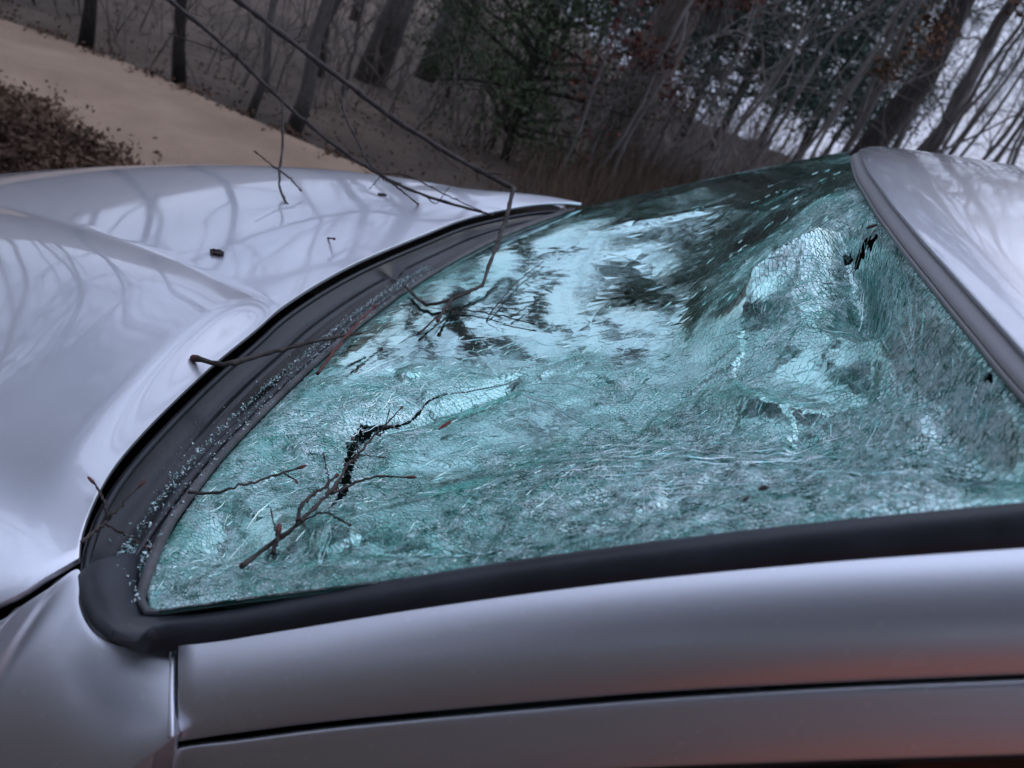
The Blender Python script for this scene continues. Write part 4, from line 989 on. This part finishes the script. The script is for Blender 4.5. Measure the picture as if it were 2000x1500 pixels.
# ------------------------------------------------------------------ trees
def branchy(seed, H, r0, n1=16, lv=4, spread=.36, first=.3, lean=(0, 0), wob=.25, sides=9, up=.55, dens=1.):
    R_ = np.random.default_rng(seed); n = 16; t = np.linspace(0, 1, n)
    w = np.cumsum(R_.normal(size=(n, 2))*wob*.12*H/16, axis=0); w -= w[0]
    P = np.stack([w[:, 0]+lean[0]*H*t, w[:, 1]+lean[1]*H*t, H*t], 1)
    rad = r0*((1-t)**.8*.93+.02); rad[0] *= 1.35; rad[1] *= 1.08
    trunk = [(P, rad, sides)]; out_ = []
    def grow(P0, d, ln, r, level):
        k = {1: 7, 2: 5, 3: 4, 4: 3}[level]; d = d/np.linalg.norm(d); pts = [P0]; q = P0.copy()
        for _ in range(k):
            d = d+R_.normal(size=3)*.20+np.array([0, 0, .10*up]); d /= np.linalg.norm(d); q = q+d*ln/k; pts.append(q)
        pts = np.array(pts); out_.append((pts, np.linspace(r, r*.28, k+1), {1: 6, 2: 4, 3: 3, 4: 3}[level]))
        if level < lv:
            m = {1: 6, 2: 5, 3: 4}[level]
            for _ in range(int(m*dens+R_.random())):
                f = R_.uniform(.25, 1.); i = min(int(f*k), k-1); b = pts[i]+(pts[i+1]-pts[i])*(f*k-i)
                tdir = pts[i+1]-pts[i]; tdir /= np.linalg.norm(tdir); s = R_.normal(size=3); s -= s@tdir*tdir; s /= np.linalg.norm(s)
                grow(b, tdir*.75+s*R_.uniform(.5, .95), ln*R_.uniform(.38, .62), max(r*(1-.6*f)*.6, .004), level+1)
    for k in range(n1):
        f = first+(1-first)*((k+R_.random())/n1)**.9; i = min(int(f*(n-1)), n-2); b = P[i]+(P[i+1]-P[i])*(f*(n-1)-i)
        a = k*2.4+R_.normal()*.4; el = R_.uniform(.25, .9)
        grow(b, np.array([math.cos(a)*math.cos(el), math.sin(a)*math.cos(el), math.sin(el)]), H*spread*(1-.55*(f-first)/(1-first))*R_.uniform(.6, 1.15), float(np.interp(f, t, rad))*.5, 1)
    return trunk, out_
LIBS = {}
def tree_meshes(key, bark, **kw):
    if key not in LIBS:
        tr, br = branchy(**kw); V1, F1 = tubes(tr); V2, F2 = tubes(br, caps=False); r = []
        for nm, V, F in (('trunk', V1, F1), ('crown', V2, F2)):
            o = mesh_obj(nm, V, F, bark); r.append(o.data); bpy.data.objects.remove(o)
        LIBS[key] = (r, br)
    return LIBS[key]
def put_tree(key, loc, rz, sc, label, group, name='bare_tree', tilt=(0, 0)):
    root = empty(name, loc); root.rotation_euler = (Matrix.Rotation(tilt[1], 3, 'Y') @ Matrix.Rotation(tilt[0], 3, 'X') @ Matrix.Rotation(rz, 3, 'Z')).to_euler(); root.scale = (sc, sc, sc); tag(root, label, 'tree', group)
    for nm, me in zip(('trunk', 'crown'), LIBS[key][0]):
        o = bpy.data.objects.new(nm, me); COL.objects.link(o); o.parent = root
    return root
def leafcloud(pts, size, aspect=.6, seed=0, flat=0.):
    R_ = np.random.default_rng(seed); pts = np.asarray(pts); n = len(pts); a = R_.normal(size=(n, 3)); a /= np.linalg.norm(a, axis=1)[:, None]; b = np.cross(a, R_.normal(size=(n, 3))); b /= np.linalg.norm(b, axis=1)[:, None]
    s = size*R_.uniform(.6, 1.4, (n, 1)); fold = np.cross(a, b)*s*.15
    V = np.stack([pts-a*s, pts-b*s*aspect+fold, pts+a*s, pts+b*s*aspect+fold], 1).reshape(-1, 3)
    return V, [(4*i, 4*i+1, 4*i+2, 4*i+3) for i in range(n)]
def conifer(seed, H, Rb, leaf_m, name, n_br=90, lsize=.05, per=70, base=.12, gap=.25, r0=None):
    """cedar or pine: trunk, boughs and sprays of foliage in separate tufts"""
    R_ = np.random.default_rng(seed); tr = [(np.stack([.05*np.sin(np.linspace(0, 3, 12)), .05*np.cos(np.linspace(0, 2, 12)), np.linspace(0, H, 12)], 1), np.linspace(r0 or H*.016, .01, 12), 8)]
    br, lp = [], []
    for k in range(n_br):
        f = base+(1-base)*(k/n_br); a = k*2.4+R_.normal()*.5; ln = Rb*((1-f)**.75*.95+.08)*R_.uniform(.45, 1.2)
        if R_.random() < gap*.6: continue
        z0 = H*f; d = np.array([math.cos(a), math.sin(a), R_.uniform(.1, .6)]); pts = [np.array([0, 0, z0])]
        for _ in range(4): d = d+R_.normal(size=3)*.12; d /= np.linalg.norm(d); pts.append(pts[-1]+d*ln/4)
        pts = np.array(pts); br.append((pts, np.linspace(.02*(1-f)+.008, .004, 5), 4))
        nt_ = max(2, int(4*ln))
        for _ in range(nt_):
            t = R_.uniform(.3, 1.)*3.99; i = int(t); c = pts[i]+(pts[i+1]-pts[i])*(t-i)+R_.normal(size=3)*ln*.10
            if R_.random() < gap: continue
            m = int(per*R_.uniform(.4, 1.3)); sh = R_.normal(size=(m, 3))*np.array([.16, .16, .10])*(.5+.5*ln)*(.7+.5*R_.random()); lp.append(c+sh)
    V1, F1 = tubes(tr+br); V2, F2 = leafcloud(np.vstack(lp), lsize, .35, seed)
    o1 = mesh_obj('trunk', V1, F1, M_bark_dark); o2 = mesh_obj('foliage', V2, F2, leaf_m, smooth=False); r = [o1.data, o2.data]; bpy.data.objects.remove(o1); bpy.data.objects.remove(o2)
    return r
def put_meshes(name, meshes, loc, rz, sc, label, cat, group=None, tilt=(0, 0)):
    root = empty(name, loc); root.rotation_euler = (Matrix.Rotation(tilt[1], 3, 'Y') @ Matrix.Rotation(tilt[0], 3, 'X') @ Matrix.Rotation(rz, 3, 'Z')).to_euler(); root.scale = (sc,)*3; tag(root, label, cat, group)
    for me in meshes:
        o = bpy.data.objects.new(me.name.split('.')[0], me); COL.objects.link(o); o.parent = root
    return root
def foot(px, py, dist):
    """ground point below the pixel at a horizontal distance"""
    d = Gn@ray(px, py); h = d[:2]/np.linalg.norm(d[:2]); c = (Gn@CAM)[:2]+h*dist
    # follow the image vertical: the base of a vertical trunk is below the point seen
    return np.array([c[0], c[1], float(ground_z(*c))-.08])
BARKS = [M_bark_dark, M_bark_grey, M_bark_grey]
for k in range(6):
    tree_meshes('bare%d' % k, BARKS[k % 3], seed=20+k, H=15+k % 3*2, r0=.15+.02*(k % 3), n1=12, lv=4, spread=.34, first=.28, wob=.9, dens=.72)
for k in range(3):
    tree_meshes('thin%d' % k, M_bark_grey, seed=60+k, H=9, r0=.05, n1=10, lv=3, spread=.26, first=.25, wob=.9, sides=6)
for k in range(2):
    tree_meshes('big%d' % k, M_bark_dark, seed=80+k, H=17, r0=.2, n1=14, lv=4, spread=.38, first=.33, wob=.8, sides=12, dens=.8)
tree_meshes('shag', M_bark_shag, seed=91, H=16, r0=.24, n1=14, lv=4, spread=.30, first=.30, wob=.6, sides=14)
tree_meshes('pale', M_bark_pale, seed=95, H=5, r0=.022, n1=8, lv=3, spread=.3, first=.2, wob=1., sides=5)
R0 = np.random.default_rng(12)
hero = [  # key, pixel, distance, scale, rz, tilt, label
    ('big0', (1752, 250), 10.5, .85, 1.0, (0, .10), 'thick dark leaning trunk rising behind the roof of the car against the sky', 'bare_tree'),
    ('thin2', (1860, 200), 8., 1.3, .4, (0, .0), 'slender dark tree between the thick leaning trunk and the right margin', 'bare_tree'),
    ('shag', (1230, 250), 8.5, 1.05, 2., (0, -.03), 'large tree with pale shaggy bark straight behind the windshield', 'shagbark_tree'),
    ('bare2', (730, 120), 9.5, .8, .3, (.0, .01), 'grey straight trunk left of the big cedar', 'bare_tree'),
    ('bare4', (815, 200), 11.5, .75, 1.3, (.02, -.02), 'grey forked trunk close beside the left side of the cedar', 'bare_tree'),
    ('bare0', (168, 40), 12.5, .85, 2.3, (0, 0), 'lone dark trunk standing at the edge of the dirt road', 'bare_tree'),
    ('bare3', (345, 110), 13, .8, 3.3, (0, .02), 'dark trunk beyond the road, second from the left', 'bare_tree'),
    ('bare5', (500, 150), 12, .7, 4.3, (0, .0), 'dim slim trunk in the shade behind the two long branches', 'bare_tree'),
    ('thin0', (450, 200), 10, 1.0, 4.3, (.04, -.02), 'crooked sapling by the road shoulder below the dark branch', 'bare_tree'),
    ('thin1', (610, 220), 9, 1.0, 1.3, (.03, -.05), 'thin grey sapling just left of the straight grey trunk', 'bare_tree'),
]
ROOT = {'lone dark': (168, 82), 'dark trunk beyond': (352, 160), 'dim slim': (575, 250), 'crooked': (490, 215)}
for key, p, dist, sc, rz, tl, lab, nm in hero:
    f_ = foot(*p, dist)
    for k_, q_ in ROOT.items():
        if lab.startswith(k_): f_ = gz_hit(*q_)-np.array([0, 0, .05]); sc = sc*.42 if 'bare' in key else sc*.6
    put_tree(key, f_, rz, sc, lab, None, nm, tl)
SAPL = ['pale sapling left of the fan of stems in front of the shaggy trunk', 'pale sapling in the middle of the fan of stems by the shaggy trunk', 'pale sapling leaning out of the fan of stems toward the shaggy trunk',
        'pale leaning sapling directly behind the middle of the windshield top line', 'pale leaning sapling just right of the rust brown grass', 'pale leaning sapling before the dark evergreen right of the grass',
        'short pale sapling standing in the rust brown grass', 'farthest right pale sapling, just left of the roof corner', 'pale sapling beside the thin stem of the olive cedar', 'pale sapling hard against the right side of the shaggy trunk']
# fork of pale saplings and thin leaning stems
for k, (p, dist, sc, tl) in enumerate([((1140, 260), 6.5, .9, (.05, -0.03)), ((1180, 280), 6.8, 1., (-.05, -0.10)), ((1210, 260), 7, .9, (.08, -0.05)), ((1440, 240), 8, 1.1, (.03, -0.13)), ((1490, 250), 8.5, 1.2, (.0, -0.16)), ((1550, 250), 9, 1.2, (.04, -0.12)), ((1400, 260), 7.5, 1., (-.03, -0.14)), ((1620, 250), 9.5, 1.2, (.02, -0.10)),
                                     ((960, 300), 8, .9, (.02, -0.04)), ((1330, 250), 9, 1.1, (.02, -0.06))]):
    put_tree('pale', foot(*p, dist), k*1.7, sc, SAPL[k], 'pale saplings behind the car', 'sapling', tl)
for k in range(8):
    px_ = 1650+44*k+R0.normal()*12; put_tree('thin%d' % (k % 3), foot(px_, 230, R0.uniform(9, 19)), R0.uniform(0, 6), R0.uniform(.7, 1.05), 'slim bare tree crossing the pale sky gap close behind the silver roof', 'slim trees in the sky gap', 'bare_tree', (R0.normal()*.05, R0.normal()*.06))
for k in range(26):
    px_ = 1560+22*k+R0.normal()*12; put_tree('thin%d' % (k % 3), foot(px_, 230, R0.uniform(20, 36)), R0.uniform(0, 6), R0.uniform(.8, 1.3), 'far slender bare tree, one of the fine branch haze against the sky', 'far trees in the sky gap', 'bare_tree', (R0.normal()*.05, R0.normal()*.06))
# evergreens
CED = conifer(5, 7.5, 1.9, M_cedar, 'cedar', n_br=110, lsize=.042, per=75, base=.1, gap=.22)
CED2 = conifer(6, 9.5, 2.0, M_pine, 'pine', n_br=110, lsize=.05, per=85, base=.10, gap=.30, r0=.075)
CEDL = conifer(8, 4.2, 1.25, M_cedar, 'cedar', n_br=120, lsize=.026, per=85, base=.07, gap=.2, r0=.045)
put_meshes('cedar_tree', CEDL, foot(990, 290, 7.4), .5, 1.0, 'olive green cedar with a thin dark stem in the middle of the woods', 'tree')
put_meshes('cedar_tree', CEDL, foot(850, 250, 10.5), 2.5, .62, 'small dim cedar low in front of the grey trunks', 'tree')
for k, (p, dist, sc, lab) in enumerate([((1600, 230), 17, .95, 'evergreen standing against the sky just left of the leaning trunk'), ((1520, 200), 20, 1.2, 'tall evergreen with sky showing through its top, right of the shaggy tree'),
                                        ((1430, 200), 15, 1.1, 'dense dark evergreen directly right of the shaggy tree'), ((1680, 240), 24, .9, 'low distant evergreen at the foot of the sky gap'), ((1290, 150), 18, 1.0, 'blue-green evergreen half hidden behind the shaggy trunk'), ((1080, 150), 16, 1.0, 'tall dark evergreen rising behind the olive cedar')]):
    put_meshes('evergreen_tree', CED2, foot(*p, dist), k*1.1, sc, lab, 'tree')
EV = [e_ for e_ in [((1380, 150), 13, 1.05, 'bushy dark evergreen behind the rusty-leaved oak'), ((1250, 100), 22, 1.4, 'big far evergreen filling the gap left of the shaggy trunk top'), ((1480, 150), 23, 1.3, 'broad evergreen at the left border of the open sky'), ((1560, 180), 28, 1.3, 'hazy far evergreen below the sky gap')] if e_[0][0] < 1450]
for k, (p, dist, sc, lab) in enumerate(EV): put_meshes('evergreen_tree', CED2, foot(*p, dist), k*1.9+.5, sc, lab, 'tree')
# tall pine by the road whose high crown hangs over the bonnet side: its dark needles fill the reflections of the near hood
PIN = conifer(16, 15, 4.2, M_pine, 'pine', n_br=170, lsize=.10, per=150, base=.30, gap=.22, r0=.2)
put_meshes('pine_tree', PIN, (6.9, -3.4, float(ground_z(6.9, -3.4))), .3, .85, 'tall pine ahead of the car, its crown mirrored as dark clumps in the hood', 'tree')
for k, (x, y, sc) in enumerate([(-3.5, 5.6, 1.), (-1.2, 6.4, 1.1), (1.0, 5.4, .95), (3.2, 6.2, 1.1), (-5.8, 6.5, 1.1), (5.6, 5.6, 1.), (0, 8.6, 1.3), (-3, 9, 1.3), (4, 9, 1.3), (-2.4, 4.6, 1.5), (.2, 4.5, 1.5), (2.4, 4.7, 1.45), (-4.6, 4.8, 1.5), (4.6, 4.3, 1.4), (-.9, 5.2, 1.6), (1.3, 6.4, 1.6)]):  # evergreens added out of view to block sky from the car's near side
    put_meshes('evergreen_tree', CED, (x, y, float(ground_z(x, y))-.1), k*1.3, sc*1.15, 'unseen evergreen added behind the photographer to darken the side of the car', 'tree', 'evergreens added behind the photographer')
# dead oak leaves held on young oaks
def oak(seed, loc, H, nleaf, label, m_=M_oakleaf, clusters=9, rz=0):
    tr, br = branchy(seed, H, .012*H, n1=9, lv=3, spread=.38, first=.25, wob=1., sides=6)
    R_ = np.random.default_rng(seed); ends = np.array([b[0][-1] for b in br if b[2] <= 4]); cs = ends[R_.integers(0, len(ends), clusters)]
    lp = np.vstack([c+R_.normal(size=(nleaf//clusters, 3))*np.array([.10, .10, .07])*R_.uniform(.6, 1.5) for c in cs])
    root = empty('oak_sapling', loc); root.rotation_euler = (0, 0, rz); tag(root, label, 'tree')
    V, F = tubes(tr); mesh_obj('trunk', V, F, M_bark_grey, root); V, F = tubes(br, caps=False); mesh_obj('crown', V, F, M_bark_grey, root)
    V, F = leafcloud(lp, .030, .6, seed); mesh_obj('leaves', V, F, m_, root, smooth=False)
oak(31, foot(1185, 260, 6.4), 1.5, 330, 'young oak holding clumps of red-brown dead leaves in front of the shaggy trunk')
oak(32, foot(1320, 200, 7.4), 1.9, 360, 'young oak with rusty leaves just right of the shaggy trunk')
oak(33, foot(1890, 200, 8.0), 3.2, 1300, 'oak with brown leaf clumps against the sky, right of the leaning trunk', M_brownleaf, 12)
oak(35, foot(690, 120, 8.0), 1.8, 260, 'small oak with a few reddish leaves among the grey trunks', M_oakleaf, 5)
oak(36, foot(1300, 60, 8.4), 3.2, 900, 'taller oak with dark red leaves at the top of the picture above the windshield', M_oakleaf, 10)

# surrounding woods
R_ = np.random.default_rng(99); k = 0; placed = []
c2 = (Gn@CAM)[:2]
RPOLY = np.vstack([fe, ne[::-1]])
def on_road(x, y, pad=.8):
    X, Y = RPOLY[:, 0], RPOLY[:, 1]; X2, Y2 = np.roll(X, -1), np.roll(Y, -1)
    c = ((Y > y) != (Y2 > y)) & (x < (X2-X)*(y-Y)/(Y2-Y+1e-12)+X); ins = c.sum() % 2 == 1
    dmin = min(np.min(np.hypot(fe[:, 0]-x, fe[:, 1]-y)), np.min(np.hypot(ne[:, 0]-x, ne[:, 1]-y)))
    return (ins and dmin > -pad) if pad < 0 else (ins or dmin < pad)
while k < 95:
    a = R_.uniform(0, 2*PI); r = 7+40*R_.random()**.8; x, y = r*math.cos(a), r*math.sin(a)-1
    if abs(x) < 5 and abs(y) < 5 or on_road(x, y): continue
    if any((x-q[0])**2+(y-q[1])**2 < 3.0 for q in placed): continue
    pc = project(np.array([[x, y, 0]])@Gn)[0]; dirv = (np.array([x, y])-c2); front = dirv@(Gn@_F)[:2] > 0
    behind = not front
    if front and 1330 < pc[0] < 2300 and r < 44: continue          # the open sky gap behind the roof
    if front and -200 < pc[0] < 2100 and r < 11: continue
    key = 'bare%d' % R_.integers(0, 6) if R_.random() < .6 else 'thin%d' % R_.integers(0, 3)
    lab, grp = ('bare tree of the woods behind the photographer, seen only as a reflection in the paint', 'bare trees behind the photographer') if behind else ('bare grey forest tree standing farther back in the woods beyond the car', 'bare forest trees beyond the car')
    put_tree(key, (x, y, float(ground_z(x, y))-.1), R_.uniform(0, 6.28), R_.uniform(.7, 1.1)*(1.3 if 'thin' in key else 1), lab, grp, 'bare_tree', (R_.normal()*.04, R_.normal()*.04)); placed.append((x, y)); k += 1

_gq = [gz_hit(a, b) for a, b in [(5, 215), (15, 260), (10, 300), (50, 270), (60, 310), (100, 300), (120, 330), (30, 340), (150, 345)]]
def gz_hit0(_): return _gq[R_.integers(0, len(_gq))]
# brush and leaf litter: nobody could count these
polys = []
for _ in range(8200):
    a = R_.uniform(-PI*1.05, .25); r = 6.2+22*R_.random()**1.3; x, y = r*math.cos(a), r*math.sin(a)
    if on_road(x, y, .4) or (y > -3.2 and x > -4): continue
    if x > 2 and R_.random() < .6: continue
    pcx = project(np.array([[x, y, 0]])@Gn)[0][0]
    h = R_.uniform(.35, 1.5)*(1.15 if pcx < 1500 else .5); z = float(ground_z(x, y)); d = np.array([R_.normal()*.28, R_.normal()*.28, 1.]); P_ = [np.array([x, y, z-.05])]
    for _ in range(3): d = d+R_.normal(size=3)*.22; P_.append(P_[-1]+d/np.linalg.norm(d)*h/3)
    polys.append((np.array(P_), [.010, .008, .005, .003], 3))
    for _ in range(2):
        i = R_.integers(1, 4); dd = R_.normal(size=3)*.6+np.array([0, 0, .5]); polys.append((np.array([P_[i], P_[i]+dd*h*.22, P_[i]+dd*h*.4+R_.normal(size=3)*.04]), [.005, .004, .002], 3))
V, F = tubes(polys, caps=False)
m_brush = mottle(mat('brush_stems', (.12, .095, .08), .95), (.10, .08, .068), (.30, .25, .215), 2.)
br_ = mesh_obj('undergrowth', V, F, m_brush); tag(br_, 'tangled bare brush covering the forest floor', 'undergrowth', kind='stuff')
pts = []
for _ in range(17000):
    a = R_.uniform(-PI*1.05, .5); r = 2.2+8*R_.random()**1.1; x, y = r*math.cos(a), r*math.sin(a)
    if on_road(x, y, .12): continue
    pts.append((x, y, float(ground_z(x, y))+R_.uniform(.0, .05)))
fe_m, ne_m = fe, ne
for _ in range(11000):
    c = fe[R_.integers(0, 60)] if R_.random() < .5 else ne[R_.integers(0, 60)]; x, y = c+R_.normal(size=2)*.09; pts.append((x, y, float(ground_z(x, y))+.02+R_.uniform(0, .05)))
for _ in range(9000):
    q = gz_hit0(R_.uniform(-60, 150)) ; x, y = q[0]+R_.normal()*.16, q[1]+R_.normal()*.16; pts.append((x, y, float(ground_z(x, y))+.03+abs(R_.normal())*.035))
V, F = leafcloud(pts, .018, .55, 4)
m_ll = mottle(mat('leaf_litter', (.13, .075, .045), .9), (.05, .027, .018), (.20, .12, .075), 2.2, c3=(.11, .062, .04))
ll = mesh_obj('fallen_leaves', V, F, m_ll, smooth=False); tag(ll, 'brown fallen oak leaves along the road edges and forest floor', 'fallen leaves', kind='stuff')
# dry grass tufts behind the car
gp = []
for _ in range(9000):
    px = R_.uniform(1150, 1750); dist = R_.uniform(3.6, 9); q = foot(px, 280, dist); q[:2] += R_.normal(size=2)*.3; q[2] = float(ground_z(q[0], q[1])); h = R_.uniform(.25, .6); b = q+np.array([R_.normal()*.1, R_.normal()*.1, h]); s = np.array([R_.normal(), R_.normal(), 0])*.004; gp.append((q-s, q+s, b))
V = np.array(gp).reshape(-1, 3); F = [(3*i, 3*i+1, 3*i+2) for i in range(len(gp))]
m_gr = mottle(mat('dry_grass', (.16, .09, .05), .9), (.07, .048, .032), (.17, .115, .075), 1.5)
dg = mesh_obj('dry_grass', V, F, m_gr, smooth=False); tag(dg, 'rust brown dry grass behind the windshield', 'grass', kind='stuff')
